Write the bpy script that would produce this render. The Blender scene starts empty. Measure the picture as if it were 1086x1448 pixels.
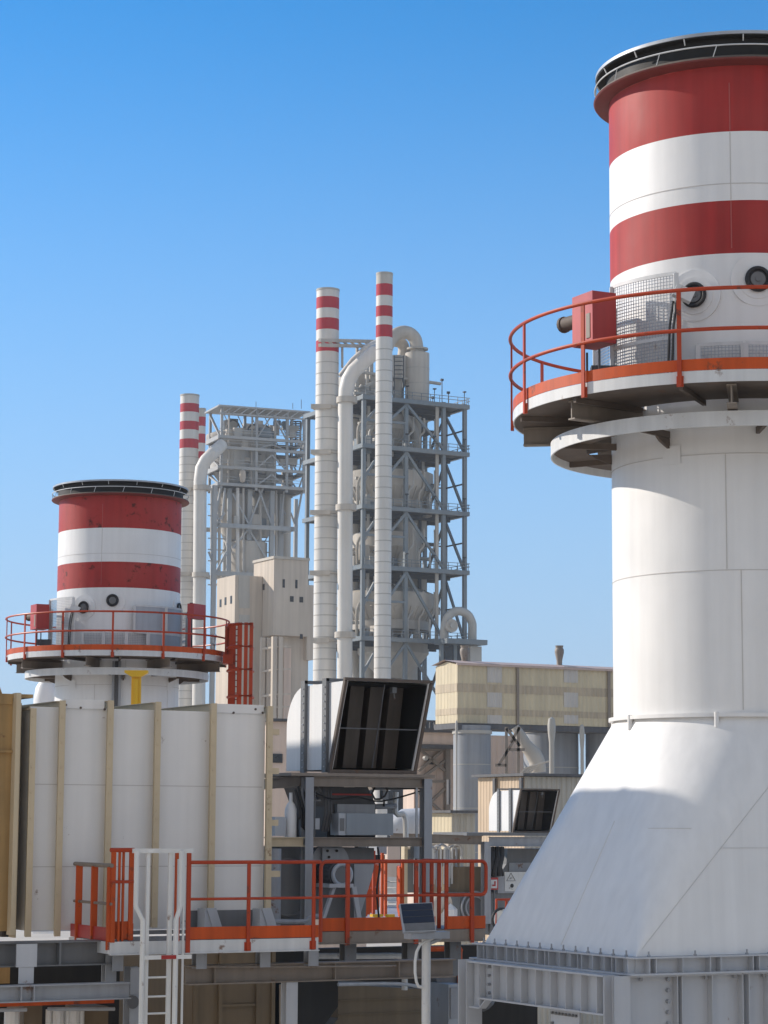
import bpy, math, random
from mathutils import Vector, Matrix
random.seed(4)
rad = math.radians
SC = bpy.context.scene
COL = SC.collection

# ------------------------------------------------------------------ camera
F, CZ, PITCH, ROLL = 3300.0, 9.5, 7.6, 0.3
cam_d = bpy.data.cameras.new("camera"); cam = bpy.data.objects.new("camera", cam_d); COL.objects.link(cam)
CR = Matrix.Rotation(rad(90 + PITCH), 4, 'X') @ Matrix.Rotation(rad(ROLL), 4, 'Z')
cam.matrix_world = Matrix.Translation((0, 0, CZ)) @ CR
cam_d.sensor_fit = 'VERTICAL'; cam_d.sensor_height = 36.0; cam_d.sensor_width = 36.0
cam_d.lens = F / 1448 * 36.0
cam_d.clip_start = 0.5; cam_d.clip_end = 20000
SC.camera = cam

def ray(px, py):
    return CR.to_3x3() @ Vector(((px - 543) / F, -(py - 724) / F, -1))

class Frame:
    """local axes: x along the plant's row direction, y away from the viewer, z up"""
    def __init__(s, ox, oy, deg):
        s.o = Vector((ox, oy, 0)); s.a = rad(deg)
        s.u = Vector((math.cos(s.a), math.sin(s.a), 0)); s.v = Vector((-math.sin(s.a), math.cos(s.a), 0))
    def loc(s, w):
        d = Vector(w) - s.o
        return Vector((d.dot(s.u), d.dot(s.v), w[2]))
    def world(s, p):
        return s.o + s.u * p[0] + s.v * p[1] + Vector((0, 0, p[2]))
    def pt(s, px, py, x=None, y=None, z=None):
        d = ray(px, py); d = Vector((d.dot(s.u), d.dot(s.v), d.z))
        o = s.loc((0, 0, CZ))
        if y is not None: t = (y - o.y) / d.y
        elif x is not None: t = (x - o.x) / d.x
        else: t = (z - o.z) / d.z
        return o + d * t

def PT(px, py, D):
    d = ray(px, py)
    return Vector((0, 0, CZ)) + d * (D / d.y)

# ------------------------------------------------------------------ mesh builder
class MB:
    def __init__(s): s.v = []; s.f = []; s.m = []
    def add(s, vs, fs, mi=0):
        n = len(s.v); s.v += [tuple(p) for p in vs]
        for i, f in enumerate(fs):
            s.f.append([n + k for k in f]); s.m.append(mi[i] if isinstance(mi, list) else mi)
        return s
    def box(s, x0, x1, y0, y1, z0, z1, mi=0):
        x0, x1 = min(x0, x1), max(x0, x1); y0, y1 = min(y0, y1), max(y0, y1); z0, z1 = min(z0, z1), max(z0, z1)
        vs = [(x, y, z) for x in (x0, x1) for y in (y0, y1) for z in (z0, z1)]
        return s.add(vs, [(0, 1, 3, 2), (4, 6, 7, 5), (0, 4, 5, 1), (2, 3, 7, 6), (0, 2, 6, 4), (1, 5, 7, 3)], mi)
    def bar(s, p, q, w, h=None, mi=0, off=0.0, side=0.0):
        p = Vector(p); q = Vector(q); h = w if h is None else h
        d = (q - p).normalized()
        ref = Vector((0, 0, 1)) if abs(d.z) < 0.95 else Vector((0, 1, 0))
        a = d.cross(ref).normalized(); b = a.cross(d).normalized()
        p = p + b * off + a * side; q = q + b * off + a * side
        vs = []
        for e in (p, q):
            for sa, sb in ((-1, -1), (1, -1), (1, 1), (-1, 1)):
                vs.append(e + a * (sa * w / 2) + b * (sb * h / 2))
        return s.add(vs, [(3, 2, 1, 0), (4, 5, 6, 7), (0, 1, 5, 4), (1, 2, 6, 5), (2, 3, 7, 6), (3, 0, 4, 7)], mi)
    def ibeam(s, p, q, h, w, t=0.02, mi=0):
        s.bar(p, q, w, t, mi, off=h / 2 - t / 2); s.bar(p, q, w, t, mi, off=-h / 2 + t / 2)
        return s.bar(p, q, t, h - 2 * t, mi)
    def hcol(s, x, y, z0, z1, w=0.2, d=0.2, t=0.02, mi=0):
        s.box(x - w / 2, x + w / 2, y - d / 2, y - d / 2 + t, z0, z1, mi)
        s.box(x - w / 2, x + w / 2, y + d / 2 - t, y + d / 2, z0, z1, mi)
        return s.box(x - t / 2, x + t / 2, y - d / 2 + t, y + d / 2 - t, z0, z1, mi)
    def tube(s, pts, r, n=8, closed=False, mi=0):
        pts = [Vector(p) for p in pts]; N = len(pts)
        rs = r if isinstance(r, list) else [r] * N
        tang = []
        for i in range(N):
            a = pts[(i - 1) % N] if (i > 0 or closed) else pts[0]
            b = pts[(i + 1) % N] if (i < N - 1 or closed) else pts[-1]
            tang.append((b - a).normalized())
        t0 = tang[0]
        ref = Vector((0, 0, 1)) if abs(t0.z) < 0.9 else Vector((1, 0, 0))
        nrm = t0.cross(ref).normalized()
        vs = []
        for i in range(N):
            t = tang[i]
            nrm = (nrm - t * nrm.dot(t)).normalized(); bn = t.cross(nrm)
            for k in range(n):
                a = 2 * math.pi * k / n
                vs.append(pts[i] + (nrm * math.cos(a) + bn * math.sin(a)) * rs[i])
        fs = []
        for i in range(N if closed else N - 1):
            j = (i + 1) % N
            for k in range(n):
                l = (k + 1) % n
                fs.append((i * n + k, i * n + l, j * n + l, j * n + k))
        if not closed:
            fs.append(tuple(range(n - 1, -1, -1))); fs.append(tuple((N - 1) * n + k for k in range(n)))
        return s.add(vs, fs, mi)
    def lathe(s, prof, cx=0, cy=0, n=64, a0=0, a1=360, mi=0, cap0=False, cap1=False):
        """prof: (r, z) list from bottom outside upward; angle 0 faces the viewer (-y), positive to the right"""
        full = abs(a1 - a0) >= 359.9
        cols = n if full else n + 1
        vs = []
        for r, z in prof:
            for k in range(cols):
                a = rad(a0 + (a1 - a0) * k / n)
                vs.append((cx + r * math.sin(a), cy - r * math.cos(a), z))
        fs = []; ms = []
        for i in range(len(prof) - 1):
            for k in range(n):
                l = (k + 1) % cols
                fs.append((i * cols + k, i * cols + l, (i + 1) * cols + l, (i + 1) * cols + k))
                ms.append(mi[i] if isinstance(mi, list) else mi)
        if cap0: fs.append(tuple(range(cols - 1, -1, -1))); ms.append(ms[0])
        if cap1:
            b = (len(prof) - 1) * cols; fs.append(tuple(b + k for k in range(cols))); ms.append(ms[-1])
        return s.add(vs, fs, ms)
    def ring(s, r0, r1, z0, z1, cx=0, cy=0, n=64, a0=0, a1=360, mi=0):
        """solid annulus of rectangular section"""
        s.lathe([(r1, z0), (r1, z1), (r0, z1), (r0, z0), (r1, z0)], cx, cy, n, a0, a1, mi)
        if abs(a1 - a0) < 359.9:
            for a in (a0, a1):
                c, d = math.sin(rad(a)), -math.cos(rad(a))
                q = [(cx + r * c, cy + r * d, z) for r, z in ((r0, z0), (r1, z0), (r1, z1), (r0, z1))]
                s.add(q, [(0, 1, 2, 3)], mi)
        return s
    def prism(s, out, lo, hi, axis='x', mi=0):
        n = len(out)
        def P(a, b, t): return {'x': (t, a, b), 'y': (a, t, b), 'z': (a, b, t)}[axis]
        vs = [P(a, b, lo) for a, b in out] + [P(a, b, hi) for a, b in out]
        fs = [tuple(range(n - 1, -1, -1)), tuple(range(n, 2 * n))]
        for i in range(n):
            j = (i + 1) % n; fs.append((i, j, n + j, n + i))
        return s.add(vs, fs, mi)
    def quad(s, a, b, c, d, mi=0): return s.add([a, b, c, d], [(0, 1, 2, 3)], mi)
    def corr(s, p, q, z0, z1, pitch=0.25, depth=0.05, zt=None, mi=0):
        """profiled sheet wall from p to q (x, y), heights z0..z1 (zt: height at the q end)"""
        p = Vector((p[0], p[1], 0)); q = Vector((q[0], q[1], 0)); L = (q - p).length
        d = (q - p) / L; nr = Vector((d.y, -d.x, 0)); k = max(2, int(L / pitch)); zt = z1 if zt is None else zt
        pts = []
        for i in range(k):
            for f, o in ((0, 0), (.35, 0), (.5, depth), (.85, depth)):
                t = (i + f) / k; pts.append((p + (q - p) * t + nr * o, t))
        pts.append((q, 1.0))
        vs = []
        for a, t in pts: vs += [(a.x, a.y, z0), (a.x, a.y, z1 + (zt - z1) * t)]
        return s.add(vs, [(2 * i, 2 * i + 2, 2 * i + 3, 2 * i + 1) for i in range(len(pts) - 1)], mi)
    def rot(s, n0, c, ang, axis='Z'):
        M = Matrix.Translation(c) @ Matrix.Rotation(rad(ang), 4, axis) @ Matrix.Translation(-Vector(c))
        for i in range(n0, len(s.v)): s.v[i] = tuple(M @ Vector(s.v[i]))
        return s

def smooth(pts, k=5):
    P_ = [Vector(p) for p in pts]; out = []
    for i in range(len(P_) - 1):
        a, b, c, d = P_[max(i - 1, 0)], P_[i], P_[i + 1], P_[min(i + 2, len(P_) - 1)]
        for j in range(k):
            t = j / k; out.append(.5 * ((2 * b) + (c - a) * t + (2 * a - 5 * b + 4 * c - d) * t * t + (3 * b - a - 3 * c + d) * t ** 3))
    return out + [P_[-1]]
def circ(r, z, n=64, a0=0, a1=360, cx=0, cy=0):
    k = n if abs(a1 - a0) >= 359.9 else n + 1
    return [(cx + r * math.sin(rad(a0 + (a1 - a0) * i / n)), cy - r * math.cos(rad(a0 + (a1 - a0) * i / n)), z) for i in range(k)]
def arcpts(c, r, a0, a1, n, plane='xz'):
    out = []
    for i in range(n + 1):
        a = rad(a0 + (a1 - a0) * i / n); p, q = r * math.cos(a), r * math.sin(a)
        out.append(Vector(c) + (Vector((p, 0, q)) if plane == 'xz' else Vector((0, p, q)) if plane == 'yz' else Vector((p, q, 0))))
    return out

# ------------------------------------------------------------------ objects
BASE = {}
def thing(name, label, cat, fr, base, group=None):
    o = bpy.data.objects.new(name, None); COL.objects.link(o)
    o.empty_display_size = 0.3
    base = Vector(base); o.location = fr.world(base); o.rotation_euler = (0, 0, fr.a)
    o['label'] = label; o['category'] = cat
    if group: o['group'] = group
    BASE[o.name] = base
    return o
def root_of(o):
    while o.parent: o = o.parent
    return o
def mesh(name, mb, mats, base, smooth=35):
    me = bpy.data.meshes.new(name)
    me.from_pydata([tuple(Vector(p) - base) for p in mb.v], [], mb.f)
    for m in (mats if isinstance(mats, (list, tuple)) else [mats]): me.materials.append(m)
    me.polygons.foreach_set('material_index', mb.m)
    if smooth:
        me.polygons.foreach_set('use_smooth', [True] * len(me.polygons)); me.set_sharp_from_angle(angle=rad(smooth))
    me.update()
    return me
def part(name, mb, mats, parent, smooth=35, label=None):
    o = bpy.data.objects.new(name, mesh(name, mb, mats, BASE[root_of(parent).name], smooth))
    COL.objects.link(o); o.parent = parent
    if label: o['label'] = label
    return o
def single(name, mb, mats, label, cat, fr, base, group=None, kind=None, smooth=35):
    base = Vector(base)
    o = bpy.data.objects.new(name, mesh(name, mb, mats, base, smooth)); COL.objects.link(o)
    o.location = fr.world(base); o.rotation_euler = (0, 0, fr.a)
    if label: o['label'] = label
    if cat: o['category'] = cat
    if group: o['group'] = group
    if kind: o['kind'] = kind
    BASE[o.name] = base
    return o
def islands(mb):
    par = list(range(len(mb.v)))
    def fd(i):
        while par[i] != i: par[i] = par[par[i]]; i = par[i]
        return i
    for f in mb.f:
        for k in f[1:]: par[fd(k)] = fd(f[0])
    out = {}
    for f, mi in zip(mb.f, mb.m):
        q = out.setdefault(fd(f[0]), (MB(), {}))
        for k in f:
            if k not in q[1]: q[1][k] = len(q[0].v); q[0].v.append(mb.v[k])
        q[0].f.append([q[1][k] for k in f]); q[0].m.append(mi)
    return [q[0] for q in out.values()]
def parts(name, mb, mats, parent, smooth=35):
    return [part(name, i, mats, parent, smooth) for i in islands(mb)]
def dup(o, parent=None):
    c = o.copy(); COL.objects.link(c); c.parent = parent
    for ch in list(o.children): dup(ch, c)
    return c

# ------------------------------------------------------------------ materials
def nmat(name):
    m = bpy.data.materials.new(name); m.use_nodes = True
    nt = m.node_tree; return m, nt, nt.nodes, nt.links, nt.nodes['Principled BSDF']
def paint(name, rgb, rough=0.5, var=0.14, streak=0.16, scale=1.0, metal=0.0, rust=0.0, rustcol=(0.16, 0.07, 0.03), bump=0.0, spec=0.5, dust=None, dusta=0.0):
    m, nt, N, L, B = nmat(name)
    tc = N.new('ShaderNodeTexCoord')
    n1 = N.new('ShaderNodeTexNoise'); n1.inputs['Scale'].default_value = 0.9 * scale; n1.inputs['Detail'].default_value = 6; n1.inputs['Roughness'].default_value = .6
    L.new(tc.outputs['Object'], n1.inputs['Vector'])
    mp = N.new('ShaderNodeMapping'); mp.inputs['Scale'].default_value = (7 * scale, 7 * scale, 0.35 * scale)
    L.new(tc.outputs['Object'], mp.inputs['Vector'])
    n2 = N.new('ShaderNodeTexNoise'); n2.inputs['Scale'].default_value = 1.0; n2.inputs['Detail'].default_value = 5
    L.new(mp.outputs['Vector'], n2.inputs['Vector'])
    def ramp(src, lo, hi):
        r = N.new('ShaderNodeMapRange'); r.inputs['From Min'].default_value = .3; r.inputs['From Max'].default_value = .7
        r.inputs['To Min'].default_value = lo; r.inputs['To Max'].default_value = hi; L.new(src, r.inputs['Value']); return r.outputs['Result']
    a = ramp(n1.outputs['Fac'], 1 - var, 1 + var * .5); b = ramp(n2.outputs['Fac'], 1 - streak, 1 + streak * .4)
    mul = N.new('ShaderNodeMath'); mul.operation = 'MULTIPLY'; L.new(a, mul.inputs[0]); L.new(b, mul.inputs[1])
    mx = N.new('ShaderNodeVectorMath'); mx.operation = 'SCALE'; mx.inputs[0].default_value = rgb; L.new(mul.outputs[0], mx.inputs['Scale'])
    col = mx.outputs['Vector']
    def mixc(colin, fac, c):
        x = N.new('ShaderNodeMix'); x.data_type = 'RGBA'; L.new(colin, x.inputs['A']); x.inputs['B'].default_value = (*c, 1); L.new(fac, x.inputs['Factor']); return x.outputs['Result']
    if dusta:
        n4 = N.new('ShaderNodeTexNoise'); n4.inputs['Scale'].default_value = 0.5 * scale; n4.inputs['Detail'].default_value = 4
        L.new(tc.outputs['Object'], n4.inputs['Vector']); col = mixc(col, ramp(n4.outputs['Fac'], 0, dusta), dust)
    if rust:
        n3 = N.new('ShaderNodeTexNoise'); n3.inputs['Scale'].default_value = 3.2 * scale; n3.inputs['Detail'].default_value = 8; n3.inputs['Roughness'].default_value = .68
        L.new(tc.outputs['Object'], n3.inputs['Vector'])
        r = N.new('ShaderNodeMapRange'); r.inputs['From Min'].default_value = .66 - rust * .18; r.inputs['From Max'].default_value = .72 - rust * .14
        r.inputs['To Max'].default_value = .85; L.new(n3.outputs['Fac'], r.inputs['Value']); col = mixc(col, r.outputs['Result'], rustcol)
    L.new(col, B.inputs['Base Color'])
    rr = ramp(n1.outputs['Fac'], rough - .08, rough + .1); L.new(rr, B.inputs['Roughness'])
    B.inputs['Metallic'].default_value = metal
    B.inputs['Specular IOR Level'].default_value = spec
    if bump:
        nb = N.new('ShaderNodeTexNoise'); nb.inputs['Scale'].default_value = 1.6 * scale; nb.inputs['Detail'].default_value = 2
        L.new(tc.outputs['Object'], nb.inputs['Vector'])
        bp = N.new('ShaderNodeBump'); bp.inputs['Strength'].default_value = bump; bp.inputs['Distance'].default_value = 0.05 / scale
        L.new(nb.outputs['Fac'], bp.inputs['Height']); L.new(bp.outputs['Normal'], B.inputs['Normal'])
    return m
M = {}
M['white'] = paint('white_paint', (.81, .80, .785), .42, .05, .06, bump=.14, rust=.0, dust=(.60, .56, .50), dusta=.16)
M['white2'] = paint('white_dusty_paint', (.74, .73, .70), .5, .09, .12, rust=.12)
M['red'] = paint('red_paint', (.37, .022, .022), .6, .14, .24, spec=.22, dust=(.50, .13, .11), dusta=.35)
M['red_old'] = paint('red_flaking_paint', (.38, .026, .024), .5, .14, .18, rust=.5, rustcol=(.05, .02, .015), spec=.22, dust=(.48, .12, .10), dusta=.35)
M['capred'] = paint('cap_underside_red', (.20, .045, .04), .6, .15, .1, rust=.15)  # darker red, shade under the cap flange put into the colour
M['redbox'] = paint('red_box_paint', (.45, .04, .035), .45, .1, .1)
M['orange'] = paint('orange_paint', (.58, .088, .014), .5, .16, .2, rust=.35, rustcol=(.12, .05, .03), spec=.3)
M['rail'] = paint('rail_red_orange', (.45, .058, .018), .45, .14, .10, rust=.35, rustcol=(.10, .045, .03), spec=.3)
M['fascia'] = paint('fascia_white', (.66, .66, .65), .5, .08, .12, rust=.18)
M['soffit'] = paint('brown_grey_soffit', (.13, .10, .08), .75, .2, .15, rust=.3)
M['galv'] = paint('galvanised_steel', (.42, .44, .47), .45, .14, .12, metal=.25, rust=.08)
M['grey'] = paint('grey_paint', (.33, .34, .36), .5, .1, .14, rust=.14)
M['bluegrey'] = paint('blue_grey_paint', (.49, .50, .52), .48, .06, .08, rust=.05)
M['midgrey'] = paint('mid_grey_paint', (.165, .167, .17), .5, .12, .14, rust=.14)
M['darkgrey'] = paint('dark_grey_steel', (.10, .10, .105), .6, .2, .2, rust=.18)
M['brownsteel'] = paint('weathered_brown_steel', (.26, .215, .175), .6, .16, .16, rust=.3)
M['black'] = paint('flat_black', (.022, .021, .02), .7, .3, .2)  # plain black; under the cap rim and behind the hopper it paints shade
M['hoodin'] = paint('hood_inner_brown', (.062, .048, .038), .65, .18, .25, rust=.15)
M['panel'] = paint('light_grey_panel', (.77, .75, .72), .5, .05, .045, bump=.12, rust=.04)
M['tan'] = paint('tan_paint', (.58, .47, .31), .55, .07, .08, rust=.08)
M['tan_dirty'] = paint('tan_rust_stained', (.42, .26, .10), .6, .2, .3, rust=.2)
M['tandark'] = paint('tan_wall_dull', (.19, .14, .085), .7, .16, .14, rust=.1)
M['yellow'] = paint('yellow_paint', (.80, .47, .02), .4, .06, .05)
M['rubber'] = paint('black_rubber', (.02, .02, .022), .55, .1, .0)
M['pvglass'] = paint('dark_blue_glass', (.012, .026, .055), .3, .1, .0, spec=.15)
M['sign'] = paint('sign_white', (.62, .62, .60), .45, .05, .05)
M['splitter'] = paint('splitter_brown', (.095, .077, .063), .65, .18, .25, rust=.15)
M['redseam'] = paint('red_seam', (.42, .09, .08), .6, .1, .0)
M['cabgrey'] = paint('cabinet_blue_grey', (.24, .27, .30), .45, .08, .1)
M['tanclad'] = paint('tan_sheet', (.58, .44, .30), .65, .12, .2, scale=.5)
M['far_lightsteel'] = paint('far_light_steel', (.38, .40, .41), .55, .15, .12, scale=.2, dust=(.46, .42, .36), dusta=.5)
M['seamlight'] = paint('light_seam', (.62, .60, .58), .7, .1, .0)
M['ink'] = paint('sign_ink', (.02, .02, .02), .5, .05, .0)
M['cream'] = paint('cream_cladding', (.78, .72, .62), .7, .08, .12, scale=.3)
M['ground'] = paint('dusty_concrete_ground', (.60, .53, .44), .9, .2, .0, scale=.15)
# far materials: larger pattern size
M['far_white'] = paint('far_white_cladding', (.70, .67, .62), .5, .10, .16, scale=.12, dust=(.52, .45, .36), dusta=.35)
M['far_grey'] = paint('far_grey_cladding', (.50, .48, .44), .6, .12, .16, scale=.12, dust=(.40, .35, .28), dusta=.5)
M['far_dust'] = paint('far_dusty_steel', (.54, .50, .44), .7, .15, .2, scale=.15, dust=(.42, .35, .27), dusta=.5)
M['far_steel'] = paint('far_blue_steel', (.15, .19, .22), .5, .15, .1, scale=.2, dust=(.40, .36, .30), dusta=.3)
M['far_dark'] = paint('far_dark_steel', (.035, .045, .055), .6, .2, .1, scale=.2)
M['far_red'] = paint('far_red_paint', (.46, .012, .028), .6, .1, .12, scale=.15, spec=.2)
M['seam'] = paint('seam_line', (.56, .53, .50), .7, .1, .0)
M['far_seam'] = paint('far_seam', (.42, .39, .34), .7, .1, .0)
M['concrete'] = paint('beige_concrete', (.60, .515, .425), .85, .1, .22, scale=.2, dust=(.50, .42, .33), dusta=.4)
M['pink'] = paint('pinkish_cladding', (.70, .55, .45), .8, .08, .16, scale=.25)
M['yclad'] = paint('yellow_sheet', (.62, .525, .355), .6, .08, .14, scale=.5)
M['ybrown'] = paint('brown_sheet_band', (.52, .425, .30), .65, .12, .2, scale=.6)
M['ypale'] = paint('pale_roof_light_sheet', (.56, .52, .47), .6, .06, .1, scale=.5)
M['gclad'] = paint('grey_sheet', (.46, .43, .37), .65, .08, .14, scale=.5)
M['silo'] = paint('blue_grey_silo', (.26, .29, .33), .6, .14, .25, scale=.4, dust=(.42, .36, .29), dusta=.35)
M['roofpink'] = paint('pale_roof_edge', (.55, .43, .38), .7, .1, .1, scale=.4)
M['window'] = paint('dark_window', (.03, .03, .032), .3, .1, .0)
G0 = Frame(0, 0, 0)
NF = Frame(0, 36, 28)     # the near plant's axes
# ================================================================== exhaust stacks
C = PT(1048.5, 1000, 32.4); CX, CY = C.x, C.y
R = 1.765; ZB = 7.88; ZC = 10.93
SB = Vector((CX, CY, ZB))
def at(a, r, z): return Vector((CX + r * math.sin(rad(a)), CY - r * math.cos(rad(a)), z))
stack = thing('exhaust_stack', 'big red and white exhaust stack on a sloping white duct at the right', 'chimney', G0, SB, 'red and white banded exhaust stacks')
m = MB(); m.lathe([(R, ZC + .03), (R, 15.14), (R, 17.13)], CX, CY, 128, mi=0)
m.lathe([(R, 17.13), (R, 17.86), (R, 18.82), (R, PT(1048, 92, CY - R).z)], CX, CY, 128, mi=[1, 0, 1])
m.lathe([(R - .05, 19.4), (R - .05, 18.0)], CX, CY, 64, mi=2)
shell = part('shell', m, [M['white'], M['red'], M['black']], stack)
m = MB()
for z in (12.84, 14.40, 18.09): m.ring(R - .01, R + .005, z, z + .011, CX, CY, 128)
for a, z0, z1 in ((-10, 17.87, 18.81), (-8, 11.0, 12.84), (-14, 12.86, 14.40), (14, 14.42, 15.1), (22, 11.0, 12.84), (60, 12.86, 14.4), (-100, 11.0, 12.8)):
    p = at(a, R + .001, z0); q = at(a, R + .001, z1); m.bar(p, q, .011)
parts('weld_seam', m, M['seam'], shell)
m = MB()
for z0, z1 in ((17.2, 17.85), (18.83, 19.5)): m.bar(at(-10, R + .001, z0), at(-10, R + .001, z1), .016)
parts('weld_seam', m, M['redseam'], shell)
m = MB(); m.ring(R - .01, R + .07, ZC - .02, ZC + .03, CX, CY, 128)
for a in range(0, 360, 45): m.tube([at(a - 19, R + .05, ZC - .16), at(a - 19, R + .05, ZC + .04)], .035, 10)
part('collar', m, M['white'], stack)
# square-to-round transition
A, B = 3.04, 1.84
def uvp(u, v, z): 
    w = Vector((CX, CY, 0)) + NF.u * u + NF.v * v; return Vector((w.x, w.y, z))
NR, K = 144, 8
ring = [at(-62 + 360 * i / NR, R, ZC - .02) for i in range(NR)]
corn = [uvp(-A, -B, ZB), uvp(A, -B, ZB), uvp(A, B, ZB), uvp(-A, B, ZB)]
m = MB(); q4 = NR // 4
for q in range(4):
    vs = []; fs = []
    for j in range(1, K + 1):
        t = j / K
        for i in range(q4 + 1): vs.append(corn[q].lerp(ring[(q * q4 + i) % NR], t))
    for j in range(K - 1):
        for i in range(q4):
            a = j * (q4 + 1) + i; fs.append((a, a + 1, a + q4 + 2, a + q4 + 1))
    b = len(vs)
    for i in range(q4): vs.append(corn[q]); fs.append((b + i, i + 1, i))
    m.add(vs, fs)
    m.add([corn[q], corn[(q + 1) % 4], ring[((q + 1) * q4) % NR]], [(0, 1, 2)])
trans = part('transition_duct', m, M['white'], stack, smooth=25)
m = MB()
e = NF.u * -.002 + NF.v * -.004
def on(q, i, t): return corn[q].lerp(ring[(q * q4 + i) % NR], t) + e
m.bar(on(0, 36, .03), on(0, 36, .98), .006)
pl = [on(0, i, .52) for i in range(6, 22)]
for a, b in zip(pl, pl[1:]): m.bar(a, b, .007)
m.bar(corn[0].lerp(corn[3], .48) .lerp(ring[0], .02) + e, corn[0].lerp(corn[3], .30).lerp(ring[0], .55) + e, .006)
m.bar(corn[0].lerp(ring[q4], .44) + e, corn[0].lerp(ring[q4], .44) + NF.u * .75 + e, .006)
parts('weld_seam', m, M['seamlight'], trans)
# ribbed base flange
m = MB(); zf = ZB
for s in (0,):
    m.prism([(-A - .13, -B - .13), (A + .13, -B - .13), (A + .13, B + .13), (-A - .13, B + .13)], zf - .022, zf - .002, 'z')
    m.prism([(-A - .02, -B - .02), (A + .02, -B - .02), (A + .02, B + .02), (-A - .02, B + .02)], zf - .20, zf - .022, 'z')
    m.prism([(-A - .16, -B - .16), (A + .16, -B - .16), (A + .16, B + .16), (-A - .16, B + .16)], zf - .222, zf - .20, 'z')
    n = 14
    for i in range(n + 1):
        y = -B + 2 * B * i / n; m.box(-A - .125, -A - .02, y - .006, y + .006, zf - .20, zf - .022)
        if i % 3 == 1: m.box(-A - .125, -A - .02, y + .09, y + .10, zf - .20, zf - .022)
    x = -A + .12; k = 0
    while x < A:
        m.box(x - .006, x + .006, -B - .125, -B - .02, zf - .20, zf - .022); x += (.10, .40, .42, .16, .5)[k % 5]; k += 1
def to_world(mb, z=0):
    mb.v = [tuple(uvp(p[0], p[1], p[2] + z)) for p in mb.v]; return mb
part('base_flange', to_world(m), M['bluegrey'], stack)
m = MB()
for i in range(13):
    y = -B + .1 + (2 * B - .2) * i / 12; m.tube([(-A - .075, y, zf - .002), (-A - .075, y, zf + .075)], .011, 6); m.tube([(-A - .075, y, zf), (-A - .075, y, zf + .022)], .022, 6)
for x in (-2.9, -2.2, -1.4, -1.05, -.3, .5, 1.3, 2.1): m.tube([(x, -B - .075, zf), (x, -B - .075, zf + .065)], .011, 6); m.tube([(x, -B - .075, zf), (x, -B - .075, zf + .02)], .022, 6)
parts('flange_bolt', to_world(m), M['grey'], stack)
# cap
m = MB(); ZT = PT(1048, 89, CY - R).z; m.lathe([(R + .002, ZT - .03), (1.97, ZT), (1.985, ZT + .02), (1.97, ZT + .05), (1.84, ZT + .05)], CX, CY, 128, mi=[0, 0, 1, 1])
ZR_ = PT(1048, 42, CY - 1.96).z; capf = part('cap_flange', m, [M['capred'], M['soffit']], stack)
m = MB(); m.lathe([(1.80, ZT + .04), (1.80, ZR_ - .05), (1.75, ZR_ - .05), (1.73, 19.0)], CX, CY, 128)
part('black_drum', m, M['black'], capf)  # plain black drum inside the cap
m = MB(); m.ring(1.935, 1.955, ZR_ - .045, ZR_, CX, CY, 128)
part('cap_rim', m, M['galv'], capf)
part('cap_underside', MB().ring(1.74, 1.934, ZR_ - .06, ZR_ - .015, CX, CY, 128), M['black'], capf)  # underside of the rim plate in black, its shade put into the colour
m = MB(); zmr = (ZT + ZR_) / 2 + .0; m.tube(circ(1.965, zmr, 96, cx=CX, cy=CY), .011, 6, True)
for a in range(-160, 200, 24): m.bar(at(a, 1.97, ZT + .04), at(a + 1.5, 1.965, zmr), .012)
for a in range(-148, 200, 24): m.bar(at(a, 1.94, ZR_ - .05), at(a, 1.9, ZR_ - .13), .014)
part('cap_rail', m, M['fascia'], capf)
# stiffener ring
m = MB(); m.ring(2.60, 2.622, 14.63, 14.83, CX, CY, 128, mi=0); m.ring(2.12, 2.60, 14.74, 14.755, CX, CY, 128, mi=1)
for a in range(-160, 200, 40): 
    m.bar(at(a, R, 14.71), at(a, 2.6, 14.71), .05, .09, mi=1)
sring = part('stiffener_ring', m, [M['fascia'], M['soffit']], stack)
m = MB()
for a in (-40, 12, 62, 118, 165, 218, 268):
    p = [at(a, R + .002, 14.66), at(a, R + .30, 14.66), at(a, R + .22, 14.60), at(a, R + .002, 14.52)]
    t = Vector((math.cos(rad(a)), math.sin(rad(a)), 0)) * .02
    m.add([x - t for x in p] + [x + t for x in p], [(3, 2, 1, 0), (4, 5, 6, 7), (0, 1, 5, 4), (1, 2, 6, 5), (2, 3, 7, 6), (3, 0, 4, 7)])
parts('gusset', m, M['soffit'], sring)
m = MB()
for a in (-38, 14, 64):
    m.lathe([(R + .004, 14.30), (R + .012, 14.30), (R + .012, 14.56), (R + .004, 14.56)], CX, CY, 6, a - 5, a + 4)
parts('backing_plate', m, M['white'], sring)
# platform
ZD = 15.13
m = MB(); m.ring(R + .13, 3.13, ZD - .012, ZD + .0, CX, CY, 96)
for a in range(-172, 188, 30): m.bar(at(a, R + .1, ZD - .05), at(a, 3.1, ZD - .05), .05, .07)
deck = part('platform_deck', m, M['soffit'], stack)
m = MB()
for a in range(-100, 260, 45): m.ibeam(at(a, R, ZD - .15), at(a, 3.02, ZD - .15), .26, .13, .02)
parts('radial_beam', m, M['brownsteel'], deck)
m = MB(); m.ring(3.132, 3.15, ZD - .012, ZD + .14, CX, CY, 128); part('fascia', m, M['fascia'], deck)
m = MB(); m.ring(3.14, 3.153, ZD + .145, ZD + .295, CX, CY, 128); part('toe_board', m, M['orange'], deck)
m = MB()
for z in (16.33, 15.80): m.tube(circ(3.19, z, 96, cx=CX, cy=CY), .026, 8, True)
rail = part('guardrail', m, M['rail'], stack)
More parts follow.
